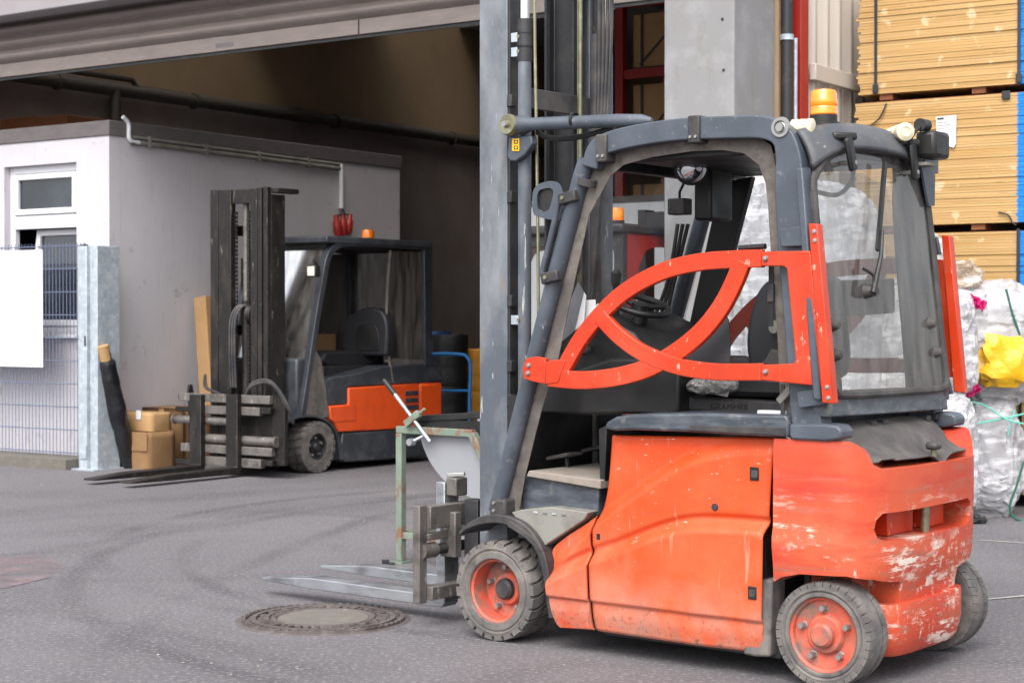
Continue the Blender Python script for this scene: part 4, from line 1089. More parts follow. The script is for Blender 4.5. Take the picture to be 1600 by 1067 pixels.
c1 = MB().prism(arch, -.2, .30).build('cut', 'dark', T); c2 = MB().prism(arch, .79, 1.3).build('cut', 'dark', T)
c3 = MB().extr([(1.57, p[0], p[1]) for p in slot], (.5, 0, 0)).build('cut', 'dark', T)
boolean(cw, [c1, c2, c3])
md = cw.modifiers.new('bevel', 'BEVEL'); md.width = .008; md.segments = 2; md.limit_method = 'ANGLE'; md.angle_limit = math.radians(50)
rp = MB().box((1.5705, .30, .537), (1.628, .52, .637)).build('tow_block', 'orange_bar', T, bevel=.004)
MB().box((1.5705, .62, .537), (1.628, .80, .637)).build('tow_block', 'orange_bar', T, bevel=.004)
MB().cyl((1.672, .53, .51), (1.672, .53, .66), .017, 14).build('tow_pin', 'zinc', T)
# lower rear block between the wheels
def blk(z, s):
    o = []
    for k in range(28):
        a = 2 * math.pi * k / 28; ex = .45
        o.append((1.57 + .140 * s * math.copysign(abs(math.cos(a)) ** ex, math.cos(a)), .545 + .335 * (.4 + .6 * s) * math.copysign(abs(math.sin(a)) ** ex, math.sin(a)), z))
    return o
mb = MB(); R_ = [blk(.095, .80), blk(.115, .90), blk(.18, 1.0), blk(.275, 1.0), blk(.293, .985)]
vs = sum(R_, []); m28 = 28
mb.add(vs, [(j * m28 + i, j * m28 + (i + 1) % m28, (j + 1) * m28 + (i + 1) % m28, (j + 1) * m28 + i) for j in range(4) for i in range(m28)] + [list(range(m28)), [4 * m28 + i for i in range(m28)]])
mb.build('lower_counterweight', 'cw', T, ang=40)
MB().lathe([(0, 0), (.035, 0), (.035, .02), (.0, .02)], (1.62, .155, .2), (0, -1, 0), 20).build('jack_hole', 'black', T)
MB().box((1.31, .31, .2), (1.50, .78, .285)).build('steer_axle', 'dark', T, bevel=.01)
MB().box((1.43, .185, .20), (1.55, .32, .415)).build('steer_knuckle', 'rim', T, bevel=.01)
MB().box((1.43, .77, .20), (1.55, .905, .415)).build('steer_knuckle', 'rim', T, bevel=.01)
MB().box((1.275, .31, .12), (1.30, .78, .8)).build('rear_bulkhead', 'dark', T)

wheel(T, (-.012, .0, 0.210), .210, .185, .132, 'rim', -1, 24, .10, 5, 'dusty')
wheel(T, (-.012, Wt, 0.210), .210, .185, .132, 'rim', 1, 24, .10, 5, 'dusty')
wheel(T, (1.508, .012, .195), .195, .15, .137, 'rim', -1, 36, .030, 5, 'rim', .16, gap=.90, worn=.002)
wheel(T, (1.508, Wt - .012, .195), .195, .15, .137, 'rim', 1, 36, .030, 5, 'rim', .16, gap=.90, worn=.002)

# fender over the front wheel
fpts = uw(TF, [(717, 834), (728, 824), (748, 814), (770, 810), (792, 813), (815, 824), (832, 842), (845, 866), (853, 900), (858, 940), (861, 966)], .0)
fpts = [tuple(p) for p in smooth(fpts, 4)]
nf = len(fpts)
fd = MB().rail(fpts, [.012 + .026 * sst(0, 12, i) - .012 * sst(nf - 20, nf, i) for i in range(nf)], -.002, .20).build('front_fender', 'dusty', T, bevel=.005)
fd2 = mir(fd); fd2.parent = T
PR('fender_lip', [(795, 812), (832, 838), (848, 860), (842, 862), (818, 838), (792, 822)], -.004, .03, 'dusty', .003)

# step and floor
PR('step_plate', [(799, 800), (815, 796), (860, 792), (919, 800), (912, 812), (850, 853), (842, 850), (820, 828)], .03, .13, 'paintsilver', .004, plane=.03)
PR('step_riser', [(822, 742), (936, 762), (934, 806), (905, 806), (815, 796), (817, 772)], .10, .98, 'hood', .006)
PR('floor_board', [(826, 735), (938, 750), (938, 764), (822, 744)], .07, 1.0, 'floor', .004)
for k, (x0, y0, x1, y1) in enumerate(((800, 797, 915, 803),)):
    a, b = TF.V(x0, y0, .025), TF.V(x1, y1, .025)
    for j in range(4):
        uu = a.x + (b.x - a.x) * (j + 2.6) / 8
        MB().box((uu - .010, .026, a.z - .003), (uu + .010, .05, a.z + .003)).build('tread_cleat', 'chrome' if j % 2 else 'galv', T)
for k, (c0, hw) in enumerate((((882, 712), .055), ((935, 700), .05))):
    q = TF.V(c0[0], c0[1], .32 + .2 * k)
    pd = MB().bar((q.x - hw, q.y, q.z - .012), (q.x + hw, q.y, q.z + .012), .12, .016).build('pedal', 'dusty', T, bevel=.004)
    MB().cyl((q.x + .01, q.y, q.z), (q.x + .02, q.y, q.z - .09), .01, 8).build('pedal_stem', 'dark', pd)

# dashboard
PR('cowl', [(838, 642), (846, 600), (900, 580), (960, 560), (1020, 560), (1068, 580), (1066, 645), (1040, 648), (985, 646), (925, 648), (855, 646)], .22, 1.0, 'black', .012, plane=.25)
PR('dash_panel', [(878, 560), (905, 510), (935, 490), (990, 520), (1020, 560), (960, 585), (900, 600)], .30, .90, 'black', .012, plane=.3)
MB().box((-.06, .16, .58), (.0, .93, 1.02)).build('firewall', 'black', T)
PR('under_cowl', [(832, 646), (1080, 650), (1080, 735), (940, 748), (830, 732)], .93, 1.0, 'black', .004)
PR('seat_front_wall', [(935, 670), (948, 664), (945, 752), (937, 750)], .10, .98, 'black', .004)
for px, py in ((920, 546), (942, 602), (963, 603)):
    q = TF.V(px, py, .3); MB().lathe([(0, -.03), (.018, -.03), (.024, -.02), (.024, 0), (.012, .01), (.012, .05)], (q.x, .27, q.z), n=12).build('knob', 'dusty', T)
for k, pts in enumerate(([(876, 535), (884, 490), (903, 440), (916, 462), (912, 505)], [(880, 528), (898, 470), (930, 468), (932, 486), (905, 512)], [(900, 506), (934, 474), (941, 480), (914, 512)])):
    PR('paper', pts, .17 + .03 * k, .171 + .03 * k, 'white', 0)
q0, q1 = TF.V(985, 545, .48), TF.V(1003, 492, .48)
MB().tube([tuple(q0), tuple(q0.lerp(q1, .5)), tuple(q1)], [.045, .042, .03], 18).build('steering_column', 'black', T)
sc_ = TF.V(1000, 477, .50); axs = Vector((.35, -.12, 1)).normalized()
sw = MB()
e1 = axs.orthogonal().normalized(); e2 = axs.cross(e1)
sw.tube([sc_ + (e1 * math.cos(a) + e2 * math.sin(a)) * .125 for a in [2 * math.pi * k / 40 for k in range(41)]], .014, 10, cap=False)
for a in (.3, 2.4, 4.5):
    sw.tube([sc_ - axs * .01, sc_ + (e1 * math.cos(a) + e2 * math.sin(a)) * .12], .011, 8)
sw.lathe([(0, .012), (.035, .008), (.04, -.03), (0, -.03)], sc_, axs, 20)
sw.build('steering_wheel', 'black', T)
kn = TF.V(962, 438, .45)
MB().tube([kn - Vector((0, 0, .12)), kn - Vector((0, 0, .03)), kn - Vector((0, 0, .01)), kn + Vector((.005, 0, .03)), kn + Vector((.006, 0, .045))], [.012, .013, .02, .024, .012], 14).build('control_lever', 'black', T)
MB().tube([tuple(kn - Vector((0, 0, .12))), (kn.x + .03, kn.y, kn.z - .3)], .014, 8).build('lever_stem', 'black', T)

# hood slab under the seat
hp_ = uw(TF, [(943, 669), (948, 659), (962, 651), (985, 647), (1100, 645), (1228, 648), (1233, 656), (1232, 683), (1180, 681), (1080, 675), (990, 672), (960, 673)], -.004)
hd = MB().prism(hp_, -.006, Wt + .006).build('seat_hood', 'hood', T, bevel=.014, seg=3)
PR('hood_trim', [(1075, 672), (1078, 664), (1226, 668), (1226, 681)], -.012, -.0065, 'dusty', .002)
PR('pillar_foot', [(1233, 662), (1290, 662), (1308, 665), (1315, 672), (1314, 686), (1290, 690), (1236, 687), (1232, 680)], -.008, .09, 'frame', .012)
ft = PR('pillar_foot', [(1233, 662), (1290, 662), (1308, 665), (1315, 672), (1314, 686), (1290, 690), (1236, 687), (1232, 680)], 1.0, Wt + .006, 'frame', .012, plane=0)

# seat
PR('seat_base', [(1068, 622), (1078, 619), (1224, 626), (1224, 648), (1080, 643), (1069, 640)], .30, .80, 'dusty', .012)
tx = bpy.data.curves.new('maker_lettering', 'FONT'); tx.body = 'GRAMMER'; tx.size = .034; tx.extrude = .0015; tx.space_character = 1.15
tob = bpy.data.objects.new('tmp', tx); COL.objects.link(tob); bpy.context.view_layer.update()
tme = bpy.data.meshes.new_from_object(tob.evaluated_get(bpy.context.evaluated_depsgraph_get())); bpy.data.objects.remove(tob)
tl = bpy.data.objects.new('maker_lettering', tme); COL.objects.link(tl); tl.parent = T; tme.materials.clear(); tme.materials.append(MT['black'])
q = TF.V(1108, 639, .29); tl.location = (q.x, .2985, q.z); tl.rotation_euler = (math.pi / 2, 0, 0)
PR('seat_cushion', [(1085, 612), (1090, 598), (1120, 592), (1180, 590), (1228, 592), (1230, 622), (1100, 620)], .31, .79, 'seat', .02)
PR('backrest', [(1176, 590), (1166, 560), (1164, 525), (1172, 480), (1186, 448), (1206, 434), (1226, 432), (1236, 470), (1240, 590)], .31, .79, 'seat', .025, n=3)
bk = PR('seat_adjuster', [(1196, 560), (1204, 545), (1216, 548), (1222, 575), (1226, 592), (1150, 592), (1150, 578), (1180, 574)], .285, .31, 'dusty', .006)
q = TF.V(1210, 512, .28); MB().lathe([(0, -.02), (.022, -.018), (.03, 0), (.03, .02)], (q.x, .29, q.z), n=10).build('seat_knob', 'paintsilver', T)
# taped armrest
def arm(i, j):
    a = 2 * math.pi * i; t = j
    p = TF.V(1059 + 82 * t, 604 - 2 * t, .20)
    r = .036 * (math.sin(math.pi * min(max(t, .0), 1)) ** .3 if 0 < t < 1 else .02) * (1 + .22 * noise.noise(Vector((math.cos(a) * 2, math.sin(a) * 2, t * 9))))
    return (p.x, p.y + .08 + r * 1.6 * math.cos(a), p.z + r * math.sin(a))
MB().grid(arm, 26, 34, closed=True).build('taped_armrest', 'tape', T, ang=25)
MB().box((TF.V(1130, 600, .3).x, .27, TF.V(1130, 612, .3).z), (TF.V(1226, 600, .3).x, .30, TF.V(1130, 592, .3).z)).build('armrest_bracket', 'black', T, bevel=.006)
PR('tape_flap', [(1120, 590), (1148, 592), (1136, 620), (1126, 618), (1118, 616)], .262, .266, 'tape', 0)
PR('side_window', [(1036, 564), (1072, 543), (1108, 508), (1128, 478), (1138, 500), (1141, 530), (1140, 567), (1090, 567)], .10, .105, mat('smoked_panel', '#3c3d40', .25, spec=.5), 0)
MB().cyl(tuple(TF.V(1185, 644, .05)), tuple(TF.V(1228, 645, .05)), .009, 10).build('pen_tube', 'white', T)

# ---- overhead guard, near then far
def guard_side(v0, far):
    out = []
    def A(o): o.parent = T; out.append(o); return o
    apath = [TF.V(x, y, .05) for x, y in ((776, 798), (797, 715), (836, 560), (867, 437), (905, 290), (917, 250))]
    A(MB().tube([tuple(p) for p in smooth([tuple(p) for p in apath], 4)], .036, 18).build('front_pillar', 'frame'))
    rp_ = [tuple(p) for p in smooth(uw(TF, [(922, 262), (929, 238), (946, 225), (985, 214), (1040, 205), (1085, 201), (1150, 199), (1196, 200), (1222, 214), (1232, 245), (1234, 290), (1237, 350), (1243, 430), (1252, 540), (1259, 640), (1262, 668)], .02), 5)]
    nn = len(rp_)
    A(MB().rail(rp_, [.085 - .01 * (1 - sst(0, 12, i)) + .035 * sst(38, 52, i) - .0 for i in range(nn)], .012, .10).build('roof_rail', 'frame', bevel=.016, seg=3))
    for a, b in (((929, 212), (948, 248)), ((1072, 183), (1094, 218))):
        p, q = TF.V(*a, .0), TF.V(*b, .0)
        cxu = (p.x + q.x) / 2
        A(MB().box((cxu - .026, .0, q.z - .012), (cxu + .026, .11, p.z + .004)).build('clamp', 'dusty', bevel=.006))
        for s in (-.012, .012):
            A(MB().lathe([(0, -.006), (.006, -.006), (.007, 0)], (cxu + s, .0, q.z + .012), n=8).build('clamp_screw', 'bolt'))
    q = TF.V(917, 285, .05); A(MB().lathe([(.037, -.016), (.041, -.014), (.041, .014), (.037, .016)], q, (.28, 0, 1), 20).build('pillar_collar', 'seal'))
    p = TF.V(785, 790, .02); A(MB().box((p.x - .055, .0, p.z - .05), (p.x + .03, .10, p.z + .03)).build('pillar_socket', 'dusty', bevel=.012))
    for yy in (-.02, .012):
        A(MB().lathe([(0, -.006), (.007, -.006), (.008, 0)], (p.x - .03, .0, p.z + yy), n=8).build('socket_screw', 'bolt'))
    return out
near = guard_side(0, False)
for o in near:
    c = mir(o); c.parent = T
# corner bolts with pale washers
for (px, py), vv in (((1217, 199), -.002),):
    q = TF.V(px, py, vv)
    MB().lathe([(0, -.012), (.015, -.012), (.017, -.002), (.024, .002), (.026, -.006), (.036, -.006), (.040, .004)], (q.x, .010, q.z), n=20).build('corner_bolt', 'bolt', T)
rub = mat('pale_roller', '#c9c3a6', .5)
def roller(a, b, r, name='guard_roller'):
    a = Vector(a); b = Vector(b); L_ = (b - a).length; ax_ = (b - a).normalized()
    MB().lathe([(0, 0), (r * .5, 0), (r * .55, -.004), (r, .004), (r, L_ * .3), (r * .86, L_ * .36), (r, L_ * .42), (r, L_ * .62), (r * .86, L_ * .68), (r, L_ * .74), (r, L_ - .004), (r * .7, L_), (0, L_)], a, ax_, 24).build(name, rub, T)
q = TF.V(1252, 200, .08); roller((q.x - .05, .10, q.z + .0), (q.x + .035, .115, q.z), .036)
q = TF.U(1397, 208, 1.44); roller((q.x + .06, q.y - .02, q.z), (q.x - .05, q.y + .10, q.z), .036)
# roof
def roof(i, j):
    v = .09 + .91 * i; u = .50 + .915 * j
    x = (v - .545) / .455
    cr = .035 * (1 - abs(x) ** 2.4)
    return (u, v, 2.058 + cr - .012 * sst(.8, 1, j) * 0 - .05 * (1 - sst(0, .10, j)))
MB().grid(roof, 17, 22).build('roof_panel', 'roofp', T, ang=60, solid=.03)
MB().box((.60, .10, 1.97), (1.40, .99, 2.02)).build('roof_liner', 'black', T, bevel=.01)
for k in range(4):
    MB().box((.62 + k * .2, .102, 2.0205), (.66 + k * .2, .985, 2.045)).build('roof_rib', 'black', T)
# roof rear visor: curved band above the rear window
def ru(w): return 1.535 - .095 * (w - 1.1) / .9
def visor(i, j):
    v = .035 + 1.02 * i; x = (v - .545) / .51
    wt = 2.100 - .055 * abs(x) ** 2.2; wb = 2.0 - .10 * abs(x) ** 3
    w = wb + (wt - wb) * j
    return (ru(w) + .035 * (1 - abs(x) ** 2.5) + .012 - .05 * j * j, v, w)
MB().grid(visor, 30, 8).build('rear_visor', 'roofp', T, ang=60, solid=.02)
# rear window: seal and glass follow the same slightly bowed surface
RW_o = [(1271, 300), (1275, 270), (1300, 242), (1340, 232), (1400, 240), (1436, 262), (1446, 300), (1458, 400), (1470, 520), (1478, 590), (1472, 606), (1440, 610), (1330, 617), (1306, 612), (1298, 590), (1290, 500), (1280, 400)]
def rwp(px, py, off=0.0):
    q = TF.hit(px, py, (1.535, 0, 1.1), (1, 0, .095 / .9))
    x = (q.y - .545) / .51
    return Vector((q.x + off, q.y, q.z))
ro = [rwp(*p) for p in RW_o]
ro = smooth([tuple(p) for p in ro], 4, closed=True)
mb = MB(); mb.tube([tuple(p) for p in ro] + [tuple(ro[0])], .016, 8, cap=False); mb.build('rear_window_seal', 'seal', T)
MB().add([tuple(p) for p in ro], [list(range(len(ro)))]).build('rear_window', 'glassdark', T)
# frame strips either side of and under the rear window
PRW = lambda name, pts, m, d=.03, bev=.006: MB().extr([tuple(rwp(*p, -.006)) for p in pts], (-d, 0, 0)).build(name, m, T, bevel=bev)
PRW('rear_sill', [(1294, 612), (1480, 604), (1484, 640), (1300, 652)], 'hood', .07)
PRW('rear_frame_strip', [(1256, 262), (1270, 262), (1298, 600), (1300, 625), (1284, 625)], 'frame')
PRW('rear_frame_strip', [(1437, 262), (1452, 268), (1486, 600), (1486, 625), (1476, 620)], 'frame')
# grab handles on the visor corners
for (x0, y0, x1, y1) in ((1302, 216, 1315, 268), (1403, 226, 1413, 282)):
    a, b = rwp(x0, y0, .06), rwp(x1, y1, .05)
    hh = MB().rail([(0, 0), (0, 1)], 1, 0, 1) if False else MB().bar(tuple(a), tuple(b), .05, .022, (0, 1, 0)).build('hinge_arm', 'black', T, bevel=.010)
    MB().bar((a.x - .05, a.y - .03, a.z + .005), (a.x + .01, a.y + .05, a.z + .005), .03, .03, (0, 0, 1)).build('hinge_knuckle', 'black', hh, bevel=.010)
    MB().cyl((b.x - .06, b.y, b.z + .03), (b.x + .012, b.y, b.z + .03), .009, 8).build('hinge_bolt', 'bolt', hh)
# wiper
a, b, c = rwp(1370, 255, .035), rwp(1362, 360, .045), rwp(1352, 448, .04)
wp_ = MB().tube([tuple(rwp(1349, 458, .04)), tuple(rwp(1358, 400, .05)), tuple(b)], [.012, .009, .006], 8).build('wiper_arm', 'black', T)
MB().bar(tuple(a), tuple(rwp(1360, 392, .03)), .022, .012, (0, 1, 0)).build('wiper_blade', 'black', wp_)
q = rwp(1352, 455, .0); MB().lathe([(0, .05), (.016, .05), (.022, .03), (.03, 0)], q, (1, 0, 0), 16).build('wiper_hub', 'dusty', T)
MB().tube(smooth([tuple(rwp(1341, 420, .02)), tuple(rwp(1349, 430, .04)), tuple(rwp(1350, 445, .04))], 4), .006, 6).build('washer_hose', 'black', T)
MB().bar(tuple(rwp(1290, 470, -.10)), tuple(rwp(1430, 462, -.10)), .14, .03, (0, 0, 1)).build('rear_cross_panel', 'black', T, bevel=.01)
for px, py in ((1300, 508), (1304, 555), (1452, 505), (1462, 550)):
    q = rwp(px, py, 0); MB().lathe([(0, .03), (.014, .028), (.02, .012), (.026, .0)], q, (1, 0, 0), 14).build('window_knob', 'seal', T)
MB().tube(smooth([tuple(rwp(x, y, -.03)) for x, y in ((1272, 292), (1290, 300), (1320, 304), (1340, 285), (1346, 258))], 4), .009, 8).build('window_cable', 'black', T)

# windscreen and far window
wsn = [TF.V(935, 262, .09), TF.V(857, 590, .09)]
ws = [(wsn[0].x + .02, .09, wsn[0].z), (wsn[1].x + .02, .09, wsn[1].z), (wsn[1].x + .02, 1.0, wsn[1].z), (wsn[0].x + .02, 1.0, wsn[0].z)]
MB().add(ws, [(0, 1, 2, 3)]).build('windscreen', 'glass', T)
MB().box((ws[0][0] - .02, .09, ws[0][2] - .01), (ws[0][0] + .03, 1.0, ws[0][2] + .05)).build('windscreen_header', 'black', T, bevel=.006)
fw_ = uw(TF, [(955, 270), (1000, 255), (1080, 243), (1150, 242), (1190, 270), (1205, 330), (1225, 560), (1150, 575), (870, 575)], .0)
MB().add([(p[0], Wt - .045, p[1]) for p in fw_], [list(range(len(fw_)))]).build('far_door_window', 'glass', T)
far_post = PR('far_pillar_trim', [(922, 262), (975, 250), (895, 575), (855, 590)], Wt - .10, Wt - .055, 'black', .008, plane=0)

# canvas strip zipped inside the door opening
co = [(944, 240), (985, 226), (1040, 216), (1090, 211), (1150, 209), (1185, 212), (1206, 228), (1213, 262), (1216, 330), (1222, 410), (1231, 520), (1240, 640), (1243, 688), (1222, 688), (1220, 640), (1215, 520), (1206, 410), (1201, 330), (1197, 288), (1186, 258), (1162, 240), (1130, 235), (1080, 237), (1020, 246), (975, 258), (955, 275), (921, 337), (899, 437), (873, 560), (847, 640), (822, 740), (811, 803), (786, 803), (793, 760), (812, 690), (842, 560), (869, 440), (896, 337), (915, 275), (928, 246)]
q = uw(TF, co, .07)
mb = MB()
half = 17
mb.prism(q, .066, .072).build('door_canvas', 'canvas', T, bevel=.002)
# zip and buckle strap
MB().box((TF.V(1224, 690, .05).x - .004, .035, TF.V(1226, 718, .05).z), (TF.V(1224, 690, .05).x + .012, .04, TF.V(1226, 600, .05).z)).build('hanging_strap', 'dusty', T)
q = TF.V(1232, 683, .03); MB().bar((q.x - .012, .03, q.z + .015), (q.x + .01, .03, q.z - .018), .006, .016).build('zip_pull', 'chrome', T, bevel=.002)
q = TF.V(1226, 620, .03); MB().bar((q.x - .03, .04, q.z - .02), (q.x + .02, .04, q.z + .03), .02, .028).build('strap_buckle', 'paintsilver', T, bevel=.004)
q = TF.V(1204, 460, .05); MB().box((q.x - .014, .045, q.z - .03), (q.x + .014, .06, q.z + .04)).build('strap_clip', 'dusty', T, bevel=.004)
MB().box((q.x - .010, .052, q.z - .12), (q.x + .010, .055, q.z + .12)).build('belt_strap', 'black', T)

# ---- curved orange half door, near side then far side
DV = -.036
def door():
    res = []
    arcs = [([(868, 596), (884, 566), (905, 530), (930, 498), (962, 466), (1000, 440), (1045, 420), (1095, 409), (1150, 405), (1190, 404)], 25),
            ([(1158, 408), (1147, 437), (1128, 475), (1102, 510), (1072, 538), (1035, 563), (1000, 579), (955, 590), (905, 594), (856, 590)], 27),
            ([(936, 494), (962, 522), (995, 547), (1030, 563), (1070, 575), (1120, 581), (1190, 581)], 24)]
    for k, (pts, wpx) in enumerate(arcs):
        p3 = [tuple(p) for p in smooth(uw(TF, pts, DV), 6)]
        res.append(MB().rail(p3, wpx * .00266, DV - .001 * k, DV + .028 - .001 * k).build('door_bar', 'orange_bar', bevel=.003))
    def pl(name, pts, v0, v1, m='orange_bar', b=.004):
        o = MB().prism(uw(TF, pts, v0), v0, v1).build(name, m, bevel=b); res.append(o)
    pl('door_end_plate', [(852, 565), (866, 562), (884, 562), (872, 598), (852, 601)], DV - .004, DV + .026)
    pl('door_bracket', [(822, 560), (838, 557), (852, 560), (852, 600), (836, 597), (818, 592), (816, 575)], DV - .006, DV + .02, b=.003)
    pl('door_frame_plate', [(1189, 393), (1266, 392), (1286, 604), (1189, 594), (1189, 570), (1240, 568), (1243, 562), (1229, 420), (1224, 416), (1189, 416)], DV - .005, DV + .012)
    pl('door_angle_bar', [(1263, 349), (1277, 350), (1302, 631), (1284, 629)], DV - .012, DV + .03)
    for px, py in ((825, 571), (824, 583), (1195, 404), (1195, 581), (1272, 362), (1273, 376), (1292, 605), (1294, 622)):
        q = TF.V(px, py, DV - .012)
        res.append(MB().lathe([(0, -.007), (.007, -.006), (.011, 0), (.011, .012)], (q.x, DV - .010, q.z), n=12).build('door_bolt', 'bolt'))
    for ys in (394, 571):
        q = TF.V(1187, ys + 11, DV); res.append(MB().lathe([(0, -.028), (.008, -.028), (.008, .028), (0, .028)], (q.x, DV + .002, q.z), (0, 0, 1), 10).build('door_hinge', 'orange_bar'))
    pl('frame_bracket', [(1216, 358), (1262, 352), (1268, 384), (1220, 386)], DV + .016, DV + .035, 'frame')
    pl('frame_bracket', [(1244, 612), (1282, 606), (1288, 632), (1247, 638)], DV + .016, DV + .035, 'frame')
    return res
for o in door():
    o.parent = T
    c = mir(o); c.parent = T
q0, q1 = TF.V(1155, 388, .0), TF.V(1196, 385, .0)
MB().cyl(tuple(q0), tuple(q1), .011, 10).build('gas_strut', 'black', T)

# ---- rear plastic cover on the counterweight
def cover(i, j):
    v = .055 + .98 * i; x = (v - .545) / .49
    j2 = j + .05 * noise.noise(Vector((i * 6, 0, 0))) * sst(.6, 1, j)
    edge = 1.49 + .225 * max(0., 1 - abs(x) ** 3.2) ** .3125
    u = 1.44 + (edge - .012 - 1.44) * min(1, j2)
    w = .945 - .125 * sst(.1, 1.0, j2) + .01 * (1 - abs(x) ** 6) - .06 * sst(.90, 1, abs(x))
    w -= .035 * sst(.35, .9, j2) * math.exp(-((v - .62) / .055) ** 2)
    if .16 < v < .24 and j2 > .8: w += .008
    return (u, v, w)
cv = MB().grid(cover, 60, 20).build('rear_cover', 'coverp', T, ang=60, solid=.006)
MB().cyl((1.675, .60, .79), (1.675, .60, .85), .012, 10).build('cover_pin', 'zinc', T)
MB().box((1.65, .57, .845), (1.70, .63, .875)).build('cover_knob', 'dusty', T, bevel=.012)
for px, py in ((1360, 672), (1378, 672), (1445, 662), (1460, 660)):
    q = TF.U(px, py - 2, 1.50); MB().box((1.485, q.y - .018, .935), (1.52, q.y + .018, .958)).build('cover_hinge', 'dusty', T, bevel=.004)
MB().box((1.36, .09, .90), (1.47, 1.0, .935)).build('rear_deck', 'black', T)

# ---- roof fittings
q = TF.U(1287, 180, 1.36); bx_, bz = q.y, 2.093
be = MB().lathe([(0, 0), (.062, 0), (.062, .012), (.052, .016), (.052, .04), (0, .04)], (1.36, bx_, bz - .012), (0, 0, 1), 28).build('beacon', 'black', T)
MB().lathe([(.049, .0), (.052, .004), (.052, .03), (.050, .033), (.052, .036), (.052, .062), (.050, .065), (.050, .082), (.044, .094), (.03, .098), (0, .099)], (1.36, bx_, bz + .0285), (0, 0, 1), 28).build('amber_lens', 'amber', be)
# far rear work lamp on its bracket
q = rwp(1440, 335, 0)
br = MB().extr([tuple(TF.U(x, y, 1.47)) for x, y in ((1436, 258), (1458, 258), (1457, 322), (1448, 322))], (.01, 0, 0)).build('lamp_bracket', 'frame', T)
lp = TF.U(1452, 228, 1.50)
MB().box((lp.x - .03, lp.y - .075, lp.z - .055), (lp.x + .06, lp.y + .075, lp.z + .055)).build('work_lamp', 'black', T, bevel=.018)
MB().box((lp.x - .045, lp.y + .03, lp.z - .10), (lp.x - .035, lp.y + .17, lp.z + .05)).build('lamp_plate', 'frame', T, bevel=.004)
q = TF.U(1442, 196, 1.50); MB().cyl((q.x, q.y - .03, q.z), (q.x, q.y + .03, q.z), .026, 18).build('sensor_drum', 'black', T)
MB().cyl((q.x, q.y, q.z - .02), (q.x, q.y, lp.z + .04), .01, 8).build('sensor_stem', 'bolt', T)
MB().tube(smooth([(q.x, q.y - .03, q.z - .01), (q.x - .01, q.y - .09, q.z - .06), (1.46, q.y - .08, q.z - .14), (1.46, q.y - .03, q.z - .2)], 5), .007, 8).build('lamp_cable', 'black', T)
q = TF.U(1446, 252, 1.50); MB().box((q.x - .03, q.y - .05, q.z - .02), (q.x + .03, q.y + .05, q.z - .008)).build('lamp_foot', 'paintsilver', T)

# ---- things in the cab
q = TF.V(1080, 262, .42)
mr_ = MB().lathe([(0, .055), (.03, .048), (.055, .03), (.068, 0)], q, (.75, -.62, -.12), 24).build('convex_mirror', 'linkc', T, ang=70)
MB().lathe([(.066, -.004), (.074, -.004), (.074, .006), (.066, .006)], q, (.75, -.62, -.12), 24).build('mirror_rim', 'black', mr_)
MB().tube([(q.x, q.y, q.z + .06), (q.x + .01, q.y + .04, 1.98)], .008, 8).build('mirror_stem', 'black', mr_)
q = TF.V(1102, 300, .60)
ds = MB().box((q.x - .045, .58, q.z - .12), (q.x + .04, .76, q.z + .12)).build('terminal', 'black', T, bevel=.012)
MB().tube([(q.x + .0, .67, q.z + .1), (q.x + .03, .67, 2.0)], .012, 8).build('terminal_arm', 'black', T)
q = TF.V(1062, 325, .7); MB().box((q.x - .045, q.y - .03, q.z - .03), (q.x + .04, q.y + .04, q.z + .04)).build('cab_lamp', 'dusty', T, bevel=.006)
MB().tube([tuple(q), tuple(TF.V(1062, 300, .7)), (q.x + .05, q.y, 1.98)], .006, 6).build('lamp_hanger', 'black', T)
for k in range(3):
    p0, p1 = TF.V(1075 - 8 * k, 350, .92), TF.V(1030 - 14 * k, 540, .92)
    MB().tube(smooth([tuple(p0), tuple(p0.lerp(p1, .5) + Vector((.02 * k, 0, 0))), tuple(p1)], 4), .009, 8).build('cab_cable', 'black', T)

# ---- grab bar and plate on the near front pillar
pts = [(848, 286), (862, 283), (873, 287), (880, 302), (884, 322), (878, 342), (866, 344), (842, 339), (834, 332), (833, 305), (838, 292)]
inn = [(848, 296), (860, 294), (866, 300), (862, 318), (858, 328), (848, 331), (841, 326), (840, 308), (843, 299)]
gp = MB().prism([tuple(p) for p in smooth(uw(TF, pts, .05), 3, closed=True)], .045, .055).build('grip_plate', 'frame', T)
cut = MB().prism([tuple(p) for p in smooth(uw(TF, inn, .05), 3, closed=True)], .0, .1).build('cut', 'frame', T)
boolean(gp, [cut])
PR('grip_insert', inn, .058, .064, 'black', 0)
MB().tube([tuple(p) for p in smooth([tuple(TF.V(x, y, .02)) for x, y in ((893, 308), (882, 306), (873, 318), (866, 348), (856, 390), (848, 420), (849, 432), (858, 439), (868, 434))], 4)], .012, 12).build('grab_bar', 'frame', T)
for px, py in ((890, 310), (863, 434)):
    q = TF.V(px, py, .03); MB().bar((q.x - .035, .012, q.z - .006), (q.x + .05, .012, q.z + .01), .035, .045, (0, 1, 0)).build('grab_clamp', 'dusty', T, bevel=.006)
    MB().lathe([(0, -.006), (.008, -.006), (.009, 0)], (q.x - .01, -.006, q.z), n=8).build('clamp_bolt', 'zinc', T)

